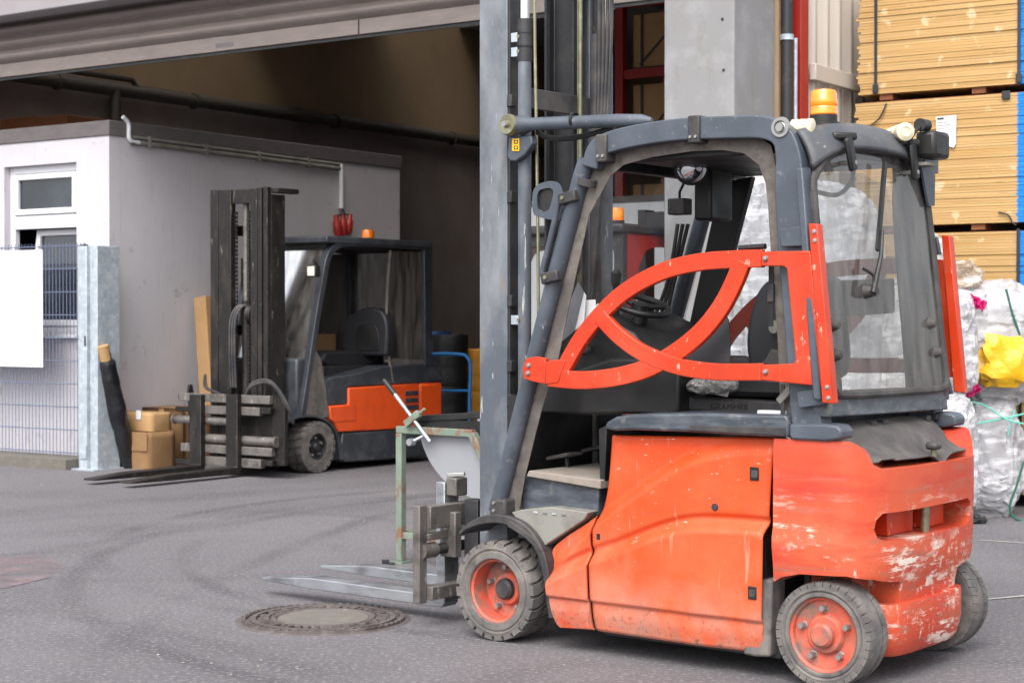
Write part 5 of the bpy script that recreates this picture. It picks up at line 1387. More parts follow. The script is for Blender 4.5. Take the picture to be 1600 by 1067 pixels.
# ---- mast
MV = .20
def ch(name, u0, u1, v0, v1, w0, w1, m='mast', open_='+', t=.014, parent=None):
    """C-channel standing upright; web on the v0 side (open towards +v) or reverse"""
    prof = [(u0, v0), (u1, v0), (u1, v1), (u1 - t, v1), (u1 - t, v0 + (t if v1 > v0 else -t)), (u0 + t, v0 + (t if v1 > v0 else -t)), (u0 + t, v1), (u0, v1)]
    return MB().extr([(p[0], p[1], w0) for p in prof], (0, 0, w1 - w0)).build(name, m, parent or T, bevel=.003)
ch('mast_rail', -.250, -.098, MV, MV + .08, .10, 3.05)
ch('mast_rail', -.250, -.098, .89, .81, .10, 3.05)
ch('inner_mast_rail', -.30, -.14, MV + .085, MV + .15, .12, 3.0, 'dark')
ch('inner_mast_rail', -.30, -.14, .805, .74, .12, 3.0, 'dark')
for i, px in enumerate((0,)):
    MB().box((-.096, MV + .006, .45), (-.086, MV + .06, 3.04)).build('mast_edge_strip', 'dark', T)
    MB().box((-.096, .83, .45), (-.086, .88, 3.04)).build('mast_edge_strip', 'dark', T)
for yy in (158, 308, 470, 572, 625):
    q = TF.V(792, yy, MV); MB().box((-.0975, MV - .004, q.z - .025), (-.072, MV + .03, q.z + .025)).build('mast_lug', 'dark', T, bevel=.003)
# near lift cylinder
q0 = TF.V(812, 80, MV + .03); q1 = TF.V(812, 640, MV + .03)
cyc = MB().cyl((-.03, MV + .035, .3), (-.03, MV + .035, q0.z - .02), .029, 18).build('lift_cylinder', 'mast', T)
MB().cyl((-.03, MV + .035, q0.z - .02), (-.03, MV + .035, 3.0), .021, 16).build('piston_rod', 'chrome', cyc)
for yy in (40, 62, 82):
    w = TF.V(812, yy, MV).z; MB().lathe([(.029, -.035), (.033, -.035), (.033, .03), (.029, .03)], (-.03, MV + .035, w), (0, 0, 1), 18).build('cylinder_collar', 'dark', cyc)
for yy in (57, 80, 500):
    w = TF.V(812, yy, MV).z
    MB().box((-.086, MV + .01, w - .02), (-.03, MV + .022, w + .02)).build('cylinder_clamp', 'galv', cyc, bevel=.002)
    MB().lathe([(0, -.008), (.008, -.008), (.008, 0)], (-.04, MV + .008, w), n=8).build('clamp_bolt', 'zinc', cyc)
MB().tube(smooth([(.012, MV + .05, 3.0), (.012, MV + .05, 2.6), (.02, MV + .05, 2.2), (.03, MV + .05, 1.7), (.035, MV + .05, 1.25), (.05, MV + .05, 1.18)], 4), .007, 8).build('hydraulic_pipe', 'zinc', T)
# far cylinders, rods and hoses
MB().cyl((-.03, .845, .3), (-.03, .845, 2.55), .030, 18).build('lift_cylinder', 'mast', T)
MB().cyl((-.03, .845, 2.55), (-.03, .845, 3.0), .021, 14).build('piston_rod', 'chrome', T)
MB().cyl((-.075, .70, .3), (-.075, .70, 3.0), .012, 10).build('hydraulic_pipe', 'zinc', T)
MB().cyl((.0, .72, .4), (.0, .72, 2.62), .026, 14).build('hose_guide', 'dusty', T)
for k in range(4):
    MB().tube(smooth([(.03 + .018 * k, .70 + .01 * k, 3.0), (.03 + .012 * k, .70 + .01 * k, 2.4), (.015 + .006 * k, .69, 1.8), (.0, .69 - .01 * k, 1.2), (-.02, .66, .8)], 5), .009, 8).build('hydraulic_hose', 'dusty', T)
# chains
for vv in (.43, .66):
    MB().box((-.235, vv - .012, .3), (-.223, vv + .012, 3.0)).build('lift_chain', 'dark', T)
# cross members
q = TF.V(850, 160, .5)
MB().box((-.10, .29, q.z - .045), (-.085, .80, q.z + .045)).build('cross_member', 'dusty', T, bevel=.004)
MB().box((-.10, .29, .35), (-.08, .80, .52)).build('cross_member', 'dark', T, bevel=.004)
MB().box((-.10, .29, 2.9), (-.08, .80, 3.0)).build('cross_member', 'dark', T, bevel=.004)
MB().box((-.086, .30, 1.05), (-.03, .79, 1.12)).build('cross_member', 'dark', T, bevel=.004)
MB().lathe([(0, -.03), (.085, -.03), (.09, -.02), (.075, -.01), (.075, .01), (.09, .02), (.085, .03), (0, .03)], (-.06, .55, TF.V(838, 410, .55).z), n=24).build('hose_pulley', 'dark', T)
MB().box((-.10, .47, 1.2), (-.03, .62, 1.48)).build('valve_block', 'dusty', T, bevel=.006)
# tilt cylinder at roof height, with its big pale cap
q = TF.V(800, 196, MV - .04)
qe = TF.V(1000, 190, MV - .04)
tcy = MB().tube([(q.x + .02, MV - .03, q.z), (q.x + .07, MV - .03, q.z), (q.x + .10, MV - .03, q.z - .002), (qe.x - .12, MV - .03, qe.z + .012), (qe.x, MV - .03, qe.z + .004), (qe.x + .05, MV - .03, qe.z)], [.040, .038, .028, .028, .026, .012], 18).build('tilt_cylinder', 'frame', T)
MB().lathe([(.0, -.012), (.014, -.012), (.016, -.002), (.040, -.004), (.046, .006), (.046, .018), (.036, .024), (.036, .05), (0, .05)], (q.x, MV - .075, q.z), n=28).build('pivot_cap', 'zinc', tcy)
MB().lathe([(0, -.02), (.013, -.02), (.015, -.008)], (q.x, MV - .08, q.z), n=6).build('pivot_bolt', 'bolt', tcy)
PR('tilt_bracket', [(795, 215), (830, 212), (832, 225), (820, 242), (806, 252), (797, 252), (792, 245)], MV - .03, MV + .01, 'frame', .006)
PR('warning_sticker', [(800, 217), (811, 217), (811, 236), (800, 236)], MV - .033, MV - .031, 'yellow', 0)
for k in range(2):
    y0 = 218 + 9 * k
    PR('sticker_print', [(803, y0 + 1), (809, y0 + 1), (809, y0 + 7), (803, y0 + 7)], MV - .0345, MV - .0335, 'dark', 0)
    PR('sticker_print', [(804.5, y0 + 2.5), (807.5, y0 + 2.5), (807.5, y0 + 5.5), (804.5, y0 + 5.5)], MV - .0355, MV - .0347, 'yellow', 0)
tc2 = MB().tube([(q.x + .02, .92, q.z), (q.x + .09, .92, q.z), (qe.x, .92, qe.z)], [.040, .030, .030], 18).build('tilt_cylinder', 'frame', T)
MB().tube(smooth([(q.x + .10, MV, q.z - .03), (q.x + .16, MV + .02, q.z - .06), (q.x + .3, MV + .02, q.z - .065), (q.x + .5, MV, q.z - .04)], 5), .012, 8).build('tilt_hose', 'black', T)
MB().lathe([(.03, -.006), (.034, -.006), (.034, .006), (.03, .006)], (q.x + .32, MV - .03, q.z), (1, 0, 0), 16).build('hose_tie', 'black', T)
MB().box((.44, MV - .02, 2.05), (.56, .90, 2.10)).build('roof_front_beam', 'frame', T, bevel=.012)

# ---- carriage and forks
CU = -.45
pz = lambda px, py, u=CU: TF.U(px, py, u)
a, b = pz(650, 790), pz(665, 940)
MB().box((CU - .02, a.y, b.z), (CU + .02, a.y + .05, a.z + .0)).build('carriage_upright', 'greysteel', T, bevel=.004)
MB().box((CU - .02, Wt - .08, b.z), (CU + .02, Wt - .02, a.z)).build('carriage_upright', 'greysteel', T, bevel=.004)
MB().box((CU - .015, a.y + .0505, a.z - .105), (CU + .04, Wt - .0805, a.z - .005)).build('carriage_bar', 'greysteel', T, bevel=.004)
MB().box((CU - .005, a.y + .0505, a.z - .155), (CU + .03, Wt - .0805, a.z - .125)).build('slide_bar', 'greysteel', T, bevel=.003)
MB().box((CU - .015, a.y + .0505, b.z + .012), (CU + .05, Wt - .0805, b.z + .07)).build('carriage_bar', 'greysteel', T, bevel=.004)
MB().cyl((CU + .01, a.y + .06, a.z - .20), (CU + .01, .60, a.z - .20), .024, 14).build('shift_cylinder', 'dark', T)
MB().cyl((CU + .01, a.y + .02, a.z - .20), (CU + .01, a.y + .11, a.z - .20), .034, 14).build('cylinder_end', 'greysteel', T)
MB().box((CU - .02, .19, a.z - .24), (CU + .07, .235, a.z - .04)).build('slide_bracket', 'greysteel', T, bevel=.005)
MB().lathe([(0, -.01), (.012, -.01), (.014, 0)], (CU + .02, .19, a.z - .11), n=10).build('bracket_bolt', 'bolt', T)
MB().box((CU + .0705, .25, .12), (-.302, .32, .55)).build('carriage_arm', 'dark', T, bevel=.004)
MB().box((CU + .0705, .77, .12), (-.302, .84, .55)).build('carriage_arm', 'dark', T, bevel=.004)
for k, (vv, tipu, du_) in enumerate(((.235, -1.67, 0), (.70, -1.73, 0))):
    hz = .060; th = .05
    f_ = []
    prof = [(CU - .03, .62), (CU - .03 - th, .62), (CU - .03 - th, hz + th), (tipu + .35, hz + th + .006), (tipu, hz + .014 + .012), (tipu, hz + .012), (tipu + .35, hz + .004), (CU - .05, hz), (CU - .03, hz + .02)]
    n = len(prof)
    mb = MB()
    def row(s, half):
        out_ = []
        for (u, w) in prof:
            tap = 1 - .42 * (1 - sst(tipu, tipu + .10, u))
            out_.append((u, vv + .05 + s * half * tap, w))
        return out_
    mb.add(row(-1, .05) + row(1, .05), [list(range(n)), list(range(2 * n - 1, n - 1, -1))] + [(i, i + n, (i + 1) % n + n, (i + 1) % n) for i in range(n)])
    fk = mb.build('fork', 'steel', T, bevel=.004, ang=25)
    MB().box((CU - .03, vv + .01, .56), (CU + .03, vv + .09, .64)).build('fork_hook', 'greysteel', fk, bevel=.006)
    MB().bar((CU - .04, vv + .03, .65), (CU + .03, vv + .07, .655), .03, .018, (0, 1, 0)).build('fork_pin', 'bolt', fk, bevel=.003)

# ------------------------------------------------------------------ the smaller forklift at the hut
SF = Frame(G(487, 740), -54)
S = SF.empty('forklift', 'smaller slate and orange forklift with lowered black mast, parked beside the hut', 'forklift')
SW = 1.0
def SP(name, pts, v0, v1, m, bevel=.004, n=0, plane=None, parent=None, **k):
    q = uw(SF, pts, v0 if plane is None else plane)
    if n: q = [tuple(p) for p in smooth(q, n, closed=True)]
    return MB().prism(q, v0, v1).build(name, m, parent or S, bevel=bevel, **k)
SP('skirt', [(536, 676), (690, 667), (692, 708), (650, 714), (590, 719), (540, 722), (533, 700)], 0, SW, 'slate2', .015)
SP('side_panel', [(545, 606), (655, 599), (655, 668.5), (530, 675), (522, 660), (516, 655), (516, 634), (545, 632)], -.006, SW + .006, 'car_orange', .012)
SP('step_panel', [(515.5, 635), (556, 632), (557, 657), (523, 660), (517, 655)], -.012, .10, 'car_orange', .008)
cwS = SP('counterweight', [(656, 598.5), (692, 597), (692, 667), (656, 669)], .0, SW, 'car_orange', .03)
for k in range(3):
    a = SF.V(632, 611 + 11 * k, 0); b = SF.V(652, 617 + 11 * k, 0)
    MB().box((a.x, -.014, b.z), (b.x, -.004, a.z)).build('vent_slot', 'slate2', S, bevel=.004)
SP('hood', [(505, 600), (515, 590), (548, 585), (600, 572), (660, 567), (686, 567), (691, 575), (692, 596.5), (600, 602), (545, 605), (546, 632), (512, 634)], .01, SW - .01, 'slate2', .015)
MB().box((.25, .02, .30), (.45, .98, .75)).build('footwell', 'dark', S)
w1 = wheel(S, (.085, .0, .228), .228, .20, .115, 'dark', -1, 20, .05, 5, 'dark', .5)
wheel(S, (.085, SW, .228), .228, .20, .115, 'dark', 1, 20, .05, 5, 'dark', .5)
wheel(S, (1.45, .34, .19), .19, .15, .09, 'dark', -1, 20, .03, 5, 'dark', .3)
wheel(S, (1.45, .66, .19), .19, .15, .09, 'dark', 1, 20, .03, 5, 'dark', .3)
fa = [tuple(p) for p in smooth(uw(SF, [(444, 662), (465, 652), (490, 650), (512, 658), (526, 676), (533, 700), (536, 718)], 0), 4)]
fS = MB().rail(fa, .022, -.004, .20).build('fender', 'slate2', S, bevel=.004)
MB().rail(fa, .022, .80, SW + .004).build('fender', 'slate2', S, bevel=.004)
MB().box((-.12, .22, .10), (.30, .78, .55)).build('front_axle', 'dark', S, bevel=.01)
MB().box((.30, .03, .10), (.42, .97, .30)).build('floor_beam', 'dark', S)
MB().box((-.13, .05, .50), (.05, .95, 1.0)).build('front_cowl', 'slate2', S, bevel=.02)
# cab frame
for v0 in (.0, SW - .07):
    ap = [tuple(p) for p in smooth(uw(SF, [(474, 652), (486, 575), (497, 500), (508, 435), (514, 405), (522, 390), (534, 381)], .0), 4)]
    MB().rail(ap, .062, v0, v0 + .07).build('front_pillar', 'frame2', S, bevel=.008)
    rr_ = [tuple(p) for p in smooth(uw(SF, [(530, 382), (560, 381), (610, 383), (650, 386), (668, 388)], .0), 3)]
    MB().rail(rr_, .05, v0 + .002, v0 + .068).build('roof_rail', 'frame2', S, bevel=.008)
    rb = uw(SF, [(663, 390), (676, 388), (675, 480), (676, 572), (665, 572), (664, 480)], 0)
    MB().prism(rb, v0, v0 + .07).build('rear_pillar', 'frame2', S, bevel=.006)
r0, r1 = SF.V(513, 372, 0), SF.V(672, 374, 0)
MB().box((r0.x - .03, -.012, r0.z - .04), (r1.x + .03, SW + .012, r0.z + .02)).build('roof', 'slate2', S, bevel=.012)
MB().box((r0.x + .1, .15, r0.z + .021), (r1.x - .1, .85, r0.z + .03)).build('roof_plate', 'black', S)
MB().box((r0.x + .02, .05, r0.z - .08), (r1.x - .05, SW - .05, r0.z - .041)).build('roof_liner', 'black', S)
q = SF.V(575, 364, .45)
bS = MB().lathe([(0, 0), (.065, 0), (.065, .02), (0, .02)], (q.x, .45, r0.z + .0305), (0, 0, 1), 24).build('beacon', 'black', S)
MB().lathe([(.058, 0), (.06, .05), (.052, .075), (.03, .082), (0, .083)], (q.x, .45, r0.z + .0515), (0, 0, 1), 24).build('amber_lens', 'amber', bS)
SP('pvc_rear_curtain', [(611, 393), (664, 393), (664, 600), (612, 590), (607, 500)], .03, .034, 'pvc', 0)
SP('curtain_hem', [(612, 560), (665, 562), (668, 602), (613, 600)], .02, .026, 'canvas', 0)
MB().tube(smooth([tuple(SF.V(x, y, .02)) for x, y in ((610, 392), (606, 440), (604, 500), (607, 550), (613, 598))], 4), .014, 8).build('curtain_edge', 'canvas', S)
SP('front_canvas', [(478, 652), (487, 585), (494, 548), (502, 562), (508, 600), (515, 652)], .0, .006, MT['canvas'], 0)
SP('far_curtain', [(500, 400), (664, 393), (664, 590), (500, 590)], SW - .04, SW - .036, 'pvc', 0, plane=0)
a, b = SF.V(516, 386, .03), SF.V(478, 600, .03)
MB().add([(a.x, .05, a.z), (b.x, .05, b.z), (b.x, .95, b.z), (a.x, .95, a.z)], [(0, 1, 2, 3)]).build('windscreen', 'pvc', S)
MB().box((1.62, .06, .95), (1.625, .94, 2.0)).build('rear_screen', 'pvc', S)
q = SF.V(492, 424, -.03)
lS = MB().box((q.x - .07, -.10, q.z - .05), (q.x, .0, q.z + .05)).build('work_lamp', 'black', S, bevel=.012)
MB().box((q.x - .076, -.09, q.z - .04), (q.x - .0705, -.01, q.z + .04)).build('lamp_lens', mat('lamp_lens', '#d8d6c0', .15, spec=.8), lS, bevel=.003)
MB().tube([(q.x - .02, -.05, q.z + .05), (q.x + .02, .0, q.z + .09), (q.x + .09, .02, q.z + .05)], .012, 8).build('lamp_arm', 'black', lS)
# seat and wheel
SP('seat_cushion', [(503, 562), (510, 550), (560, 548), (600, 552), (602, 568), (560, 574), (510, 572)], .26, .72, 'seat', .02, plane=.26)
bo = [SF.U(x, y, .98) for x, y in ((536, 556), (533, 528), (540, 503), (553, 488), (572, 481), (592, 484), (602, 496), (605, 520), (603, 556))]
bo = [tuple(p) for p in smooth([tuple(p) for p in bo], 4)]
MB().extr(bo, (.12, 0, 0)).build('backrest', 'seat', S, bevel=.025, ang=50, seg=3)
bi = [SF.U(x, y, .97) for x, y in ((556, 548), (556, 518), (562, 508), (585, 508), (591, 518), (592, 548))]
MB().extr([tuple(p) for p in bi], (.012, 0, 0)).build('backrest_inset', 'black', S, bevel=.005)
SP('seat_plinth', [(505, 572), (606, 570), (606, 585), (505, 590)], .2, .8, 'dark', .006, plane=.2)
q = SF.V(466, 494, .50); axs = Vector((.45, 0, 1)).normalized(); e1 = axs.orthogonal().normalized(); e2 = axs.cross(e1)
MB().tube([q + (e1 * math.cos(a) + e2 * math.sin(a)) * .16 for a in [2 * math.pi * k / 32 for k in range(33)]], .014, 8, cap=False).tube([q - e1 * .15, q, q + e1 * .15], .012, 8).build('steering_wheel', 'black', S)
MB().tube([tuple(q), (q.x - .12, q.y, 1.0), (q.x - .15, q.y, .7)], .035, 10).build('steering_column', 'black', S)
cbx = SF.V(520, 540, .6)
carton_S = SF.empty('cardboard_carton', 'small brown carton standing in the cab of the smaller forklift', 'box')
MB().box((cbx.x - .12, .74, .80), (cbx.x + .2, .92, 1.20)).build('carton_body', 'cardboard', carton_S, bevel=.003)
MB().box((.30, .06, .70), (1.3, .94, .80)).build('battery_cover', 'slate2', S, bevel=.012)

# mast
MU = -.40
def vpx(px, u=MU): return SF.U(px, 600, u).y
def CH(name, u0, u1, v0, v1, w0, w1, m, t=.018):
    prof = [(u0, v0), (u1, v0), (u1, v1), (u1 - t, v1), (u1 - t, v0 + math.copysign(t, v1 - v0)), (u0 + t, v0 + math.copysign(t, v1 - v0)), (u0 + t, v1), (u0, v1)]
    return MB().extr([(p[0], p[1], w0) for p in prof], (0, 0, w1 - w0)).build(name, m, S, bevel=.004)
topw_ = SF.U(400, 293, MU).z
vr0, vr1, vl0, vl1 = vpx(418), vpx(393), vpx(360), vpx(329)
MB().box((MU, vr0, .12), (MU + .05, vr0 + .05, topw_)).build('mast_rail', 'oldblack', S, bevel=.004)
MB().box((MU - .012, vr0 + .058, .12), (MU + .05, vr0 + .105, topw_ - .004)).build('mast_rail', 'oldblack', S, bevel=.004)
MB().box((MU - .012, vr0 + .113, .12), (MU + .05, vr1, topw_ - .008)).build('mast_rail', 'oldblack', S, bevel=.004)
MB().box((MU, vl1 - .05, .12), (MU + .05, vl1, topw_)).build('mast_rail', 'oldblack', S, bevel=.004)
MB().box((MU - .012, vl1 - .105, .12), (MU + .05, vl1 - .058, topw_ - .004)).build('mast_rail', 'oldblack', S, bevel=.004)
MB().box((MU - .012, vl0 - .02, .12), (MU + .05, vl1 - .113, topw_ - .008)).build('mast_rail', 'oldblack', S, bevel=.004)
MB().box((MU + .051, vr0, .12), (MU + .22, vr0 + .02, topw_ - .06)).build('mast_web', 'oldblack', S, bevel=.003)
MB().box((MU + .051, vl1 - .02, .12), (MU + .22, vl1, topw_ - .06)).build('mast_web', 'oldblack', S, bevel=.003)
MB().box((MU + .051, vr0 + .08, .12), (MU + .20, vr0 + .10, topw_ - .1)).build('mast_web', 'oldblack', S, bevel=.003)
MB().box((MU + .01, vr1, topw_ - .13), (MU + .05, vl0, topw_ - .01)).build('mast_crosshead', 'oldblack', S, bevel=.004)
MB().box((MU + .04, vr0 - .09, topw_ - .05), (MU + .30, vr0 + .015, topw_ - .01)).build('mast_top_plate', 'oldblack', S, bevel=.004)
for w in (.45, 1.2, topw_ - .4):
    MB().box((MU + .16, vr0 + .02, w), (MU + .2, vl1 - .02, w + .09)).build('mast_tie', 'oldblack', S, bevel=.004)
mid = (vr1 + vl0) / 2
cS = MB().cyl((MU + .09, mid + .02, .2), (MU + .09, mid + .02, 1.5), .04, 16).build('lift_cylinder', 'oldblack', S)
MB().cyl((MU + .09, mid + .02, 1.5), (MU + .09, mid + .02, topw_ - .1), .028, 14).build('piston_rod', 'greysteel', cS)
def chain(v):
    mb = MB(); w = .3
    while w < topw_ - .2:
        mb.box((MU + .03, v - .014, w), (MU + .045, v + .014, w + .028)); w += .036
    mb.build('lift_chain', 'oldblack', S, kind='stuff')
chain(mid - .06); chain(mid + .09)
for k in range(3):
    vv = mid + .11 - .03 * k
    MB().tube(smooth([(MU - .01, vv, .75), (MU - .03, vv - .005, 1.1), (MU - .02, vv - .01, 1.35), (MU + .04, vv - .05, 1.46), (MU + .08, vv - .09, 1.40)], 5), .011, 8).build('hydraulic_hose', 'dusty', S)
MB().tube(smooth([(MU + .05, vr1 + .03, topw_ - .2), (MU + .06, vr1 + .05, topw_ - .5), (MU + .08, vr1 + .09, topw_ - .75)], 5), .018, 8).build('hydraulic_hose', 'black', S)
MB().lathe([(0, -.03), (.09, -.03), (.1, -.02), (.085, 0), (.1, .02), (.09, .03), (0, .03)], (MU + .08, mid - .08, 1.38), n=20).build('chain_pulley', 'oldblack', S)
MB().box((MU + .221, .15, .3), (-.13, .85, .5)).build('mast_mount', 'dark', S)
# carriage
CU2 = -.58
def cb(x0, x1, y0, y1, d, name, m='greysteel', u=CU2, off=0.0):
    a, b = SF.U(x0, y0, u), SF.U(x1, y1, u)
    vA, vB = max(a.y, b.y), min(a.y, b.y)
    xm = (x0 + x1) / 2
    za, zb = SF.U(xm, y0, u).z, SF.U(xm, y1, u).z
    return MB().box((u + off, vB, min(za, zb)), (u + off + d, vA, max(za, zb))).build(name, m, S, bevel=.005)
cb(279, 421, 616, 629, .05, 'carriage_bar'); cb(271, 300, 617, 624, .05, 'carriage_bar', 'oldblack', off=.052)
cb(317, 405, 635, 648, .06, 'carriage_bar'); cb(271, 316, 636, 643, .05, 'carriage_bar', 'oldblack', off=.02); cb(405.5, 422, 637, 647, .04, 'carriage_bar', 'oldblack')
cb(282, 424, 696, 709, .05, 'carriage_bar'); cb(272, 316, 718, 726, .05, 'carriage_bar', 'oldblack', off=.01); cb(317, 407, 715, 729, .06, 'carriage_bar'); cb(407.5, 425, 719, 728, .05, 'carriage_bar', 'oldblack')
cb(418, 438, 618, 728, .04, 'carriage_plate', 'oldblack', off=.055); cb(279, 290, 622, 722, .04, 'carriage_plate', 'oldblack', off=.11)
cb(330, 420, 625, 728, .03, 'carriage_back', 'oldblack', off=.13)
for (x0, x1, y, r) in ((268, 356, 657, .036), (318, 427, 688, .040)):
    a, b = SF.U(x0, y, CU2), SF.U(x1, y, CU2)
    z_ = (a.z + b.z) / 2
    cc = MB().cyl((CU2 + .04, a.y, z_), (CU2 + .04, b.y, z_), r, 18).build('shift_cylinder', 'greysteel', S)
    for vv in (a.y, b.y):
        MB().lathe([(0, -.012), (r * 1.2, -.012), (r * 1.2, .012), (0, .012)], (CU2 + .04, vv, z_), n=18).build('cylinder_cap', 'greysteel', cc)
for x in (290, 410):
    a = SF.U(x, 612, CU2); MB().prism([(CU2 + .02, 0), (CU2 + .09, 0), (CU2 + .075, .09), (CU2 + .035, .09)], -.012, .012).build('lifting_lug', 'oldblack', S, bevel=.003).location = (0, a.y, SF.U(x, 617, CU2).z)
for k, (x0, x1, tip) in enumerate(((296, 314, (130, 748)), (353, 371, (187, 752)))):
    a, b = SF.U(x0, 616, CU2 - .05), SF.U(x1, 616, CU2 - .05)
    v0, v1 = min(a.y, b.y), max(a.y, b.y)
    uf = CU2 - .055; tu = SF.V(tip[0], tip[1], v1).x
    ztop = a.z; hz = .03; th = .045
    prof = [(uf + .054, ztop), (uf, ztop), (uf, hz + th + .01), (tu + .4, hz + th), (tu, hz + .02), (tu, hz + .006), (tu + .4, hz), (uf + .03, hz), (uf + .054, hz + .025)]
    MB().prism(prof, v0, v1).build('fork', 'oldblack', S, bevel=.006, ang=25)
for k in range(2):
    a, b, c, d = SF.U(378, 620, CU2), SF.U(398, 602, CU2), SF.U(425, 600, CU2), SF.U(440, 640, CU2)
    MB().tube(smooth([(CU2 + .04, a.y, a.z), (CU2 - .02, b.y, b.z + .02 * k), (CU2 + .0, c.y, c.z + .015 * k), (CU2 + .08, d.y - .02 * k, d.z), (CU2 + .14, d.y, d.z - .12)], 6), .014, 8).build('hydraulic_hose', 'dusty', S)
    a, b, c = SF.U(315, 605, CU2), SF.U(330, 612, CU2), SF.U(342, 616, CU2)
    MB().tube(smooth([(CU2 + .05, SF.U(314, 585, CU2).y, SF.U(314, 585, CU2).z), (CU2 + .06, a.y + .02 * k, a.z), (CU2 + .04, b.y, b.z), (CU2 + .04, c.y, c.z - .01)], 5), .012, 8).build('hydraulic_hose', 'dusty', S)

# ------------------------------------------------------------------ third forklift, seen through the big one's cab
RF = Frame(at(975, 11.7) + Vector((-.066, .045, 0)), -55.5)
R3 = RF.empty('forklift', 'red forklift with a dark cab, parked in the doorway behind the big forklift', 'forklift')
RW3 = .98
def frame_plane_u(name, u, v0, v1, w0, w1, hv0, hv1, hw0, hw1, m, d=.05):
    o = MB().box((u, v0, w0), (u + d, v1, w1)).build(name, m, R3, bevel=.01)
    pts = []
    r = .08
    for cx_, cz_, a0 in ((hv1 - r, hw1 - r, 0), (hv0 + r, hw1 - r, 90), (hv0 + r, hw0 + r, 180), (hv1 - r, hw0 + r, 270)):
        for k in range(5):
            a = math.radians(a0 + 22.5 * k); pts.append((u - .1, cx_ + r * math.cos(a), cz_ + r * math.sin(a)))
    c = MB().extr(pts, (.4, 0, 0)).build('cut', m, R3)
    md_ = list(o.modifiers); o.modifiers.clear(); boolean(o, [c]); return o
frame_plane_u('rear_cab_frame', .12, .0, RW3, .95, 1.93, .07, RW3 - .07, 1.05, 1.86, 'dark')
def side_frame(v):
    o = MB().box((.18, v, .95), (1.25, v + .05, 1.93)).build('side_cab_frame', 'red', R3)
    hole = [(.32, .98), (.32, 1.6), (.38, 1.76), (.5, 1.84), (.85, 1.85), (1.0, 1.78), (1.12, 1.5), (1.2, .98)]
    boolean(o, [MB().prism([tuple(p) for p in smooth(hole, 3, closed=True)], v - .2, v + .3).build('cut', 'red', R3)])
    return o
side_frame(.0); side_frame(RW3 - .05)
MB().box((.08, -.02, 1.931), (1.35, RW3 + .02, 2.0)).build('roof', 'dark', R3, bevel=.02)
bR = MB().lathe([(0, 0), (.055, 0), (.055, .03), (0, .03)], (.30, .16, 2.0005), (0, 0, 1), 20).build('beacon', 'black', R3)
MB().lathe([(.05, 0), (.052, .06), (.045, .085), (0, .09)], (.30, .16, 2.031), (0, 0, 1), 20).build('amber_lens', 'amber', bR)
MB().add([(.14, .07, 1.05), (.14, RW3 - .07, 1.05), (.14, RW3 - .07, 1.86), (.14, .07, 1.86)], [(0, 1, 2, 3)]).build('rear_window', 'glass', R3)
MB().bar((.10, .45, 1.1), (.10, .33, 1.55), .03, .012, (0, 1, 0)).build('wiper', 'black', R3)
body3 = MB().box((.0, .02, .16), (.55, RW3 - .02, .945)).build('counterweight', 'red', R3, bevel=.07, seg=3)
MB().box((.551, .03, .16), (1.55, RW3 - .03, .62)).build('body', 'red', R3, bevel=.03)
MB().box((.551, .06, .625), (1.0, RW3 - .06, .90)).build('seat_box', 'dark', R3, bevel=.02)
MB().box((.56, .28, .905), (.95, .70, 1.02)).build('seat_cushion', 'seat', R3, bevel=.03)
MB().box((.48, .28, 1.02), (.58, .70, 1.50)).build('backrest', 'seat', R3, bevel=.04)
for vv in (.0, RW3 - .06):
    MB().bar((1.23, vv + .03, 1.93), (1.55, vv + .03, .62), .06, .06).build('front_pillar', 'dark', R3, bevel=.008)
wheel(R3, (.30, .0, .19), .19, .15, .1, 'red', -1, 20, .03, 5, 'dark', .3); wheel(R3, (.30, RW3, .19), .19, .15, .1, 'red', 1, 20, .03, 5, 'dark', .3)
wheel(R3, (1.55, -.02, .22), .22, .18, .12, 'red', -1, 20, .05, 5, 'dark', .5); wheel(R3, (1.55, RW3 + .02, .22), .22, .18, .12, 'red', 1, 20, .05, 5, 'dark', .5)
MB().box((1.40, .1, .22), (1.70, .88, .55)).build('front_axle', 'dark', R3, bevel=.02)
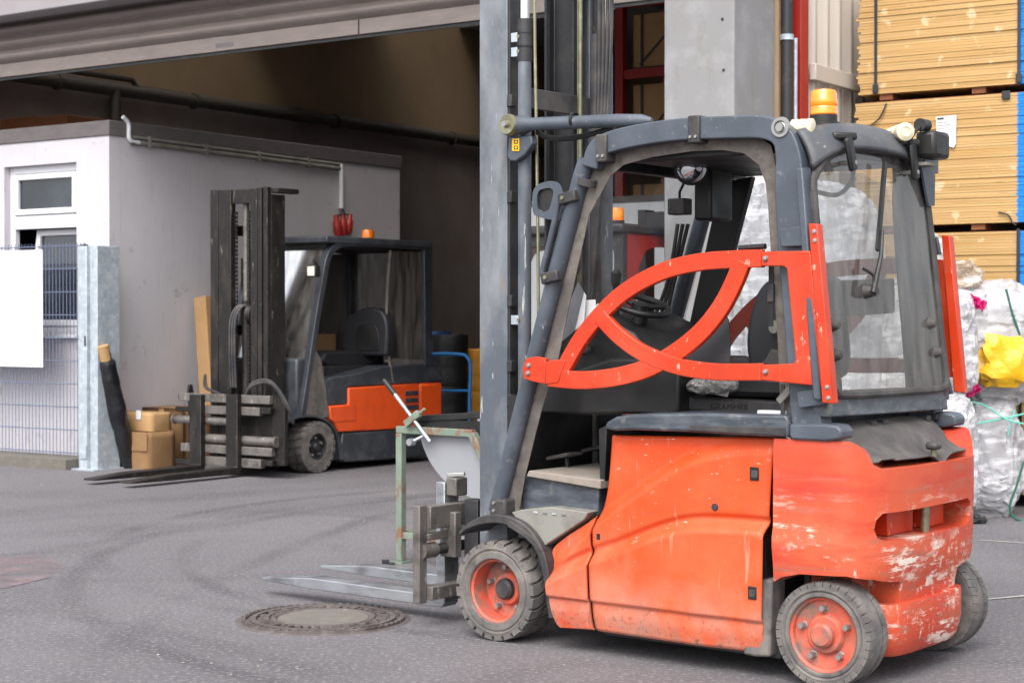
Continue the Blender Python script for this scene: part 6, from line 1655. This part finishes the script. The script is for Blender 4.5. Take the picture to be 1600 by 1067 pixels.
for vv in (.17, .74):
    MB().box((1.70, vv, .12), (1.85, vv + .07, 2.2)).build('mast_rail', 'dark', R3, bevel=.005)
MB().box((1.70, .241, 2.05), (1.74, .739, 2.18)).build('mast_crosshead', 'dark', R3, bevel=.005)
MB().box((1.70, .241, .3), (1.74, .739, .42)).build('mast_tie', 'dark', R3, bevel=.005)
MB().cyl((1.77, .49, .2), (1.77, .49, 2.0), .035, 14).build('lift_cylinder', 'dark', R3)
MB().box((1.851, .1, .12), (1.90, .88, .5)).build('carriage', 'dark', R3, bevel=.006)
for vv in (.2, .66):
    MB().prism([(1.901, .5), (1.94, .5), (1.94, .085), (2.95, .06), (2.95, .05), (1.94, .04), (1.901, .05)], vv, vv + .1).build('fork', 'greysteel', R3, bevel=.004, ang=25)
MB().box((1.05, .35, .62), (1.2, .65, 1.15)).build('dash', 'dark', R3, bevel=.03)
hv = bpy.data.objects.new('safety_vest', None); COL.objects.link(hv); hv.location = RF.world(.06, .35, 0); hv.rotation_euler = (0, 0, -RF.th); tag(hv, 'lime safety vest hung at the red forklift cab', 'vest')
def vest(i, j):
    return ((-.012 + .02 * math.sin(i * 14 + j * 3)), (i - .5) * (.10 + .05 * j), .97 + .38 * (1 - j))
MB().grid(vest, 16, 10).build('vest_cloth', 'greenvest', hv, solid=.004)
MB().cyl((-.01, 0, 1.33), (.07, 0, 1.345), .006, 8).build('hanging_hook', 'dark', hv)

# ------------------------------------------------------------------ groups of look-alikes
GR = {'forklift': 'forklifts parked in the yard and doorway', 'plywood_pack': 'plywood packs in the tall stack', 'rack_carton': 'strapped cartons on the red rack',
      'cardboard_carton': 'loose brown cartons', 'plastic_drum': 'drums standing in the hall', 'red_power_plug': 'red plugs under the conduit',
      'film_bag': 'sacks of plastic film', 'film_scrap': 'magenta scraps on the sacks', 'packing_strap': 'loose packing straps'}
for o in list(COL.objects):
    if o.parent is None and o.name.split('.')[0] in GR and 'label' in o:
        o['group'] = GR[o.name.split('.')[0]]
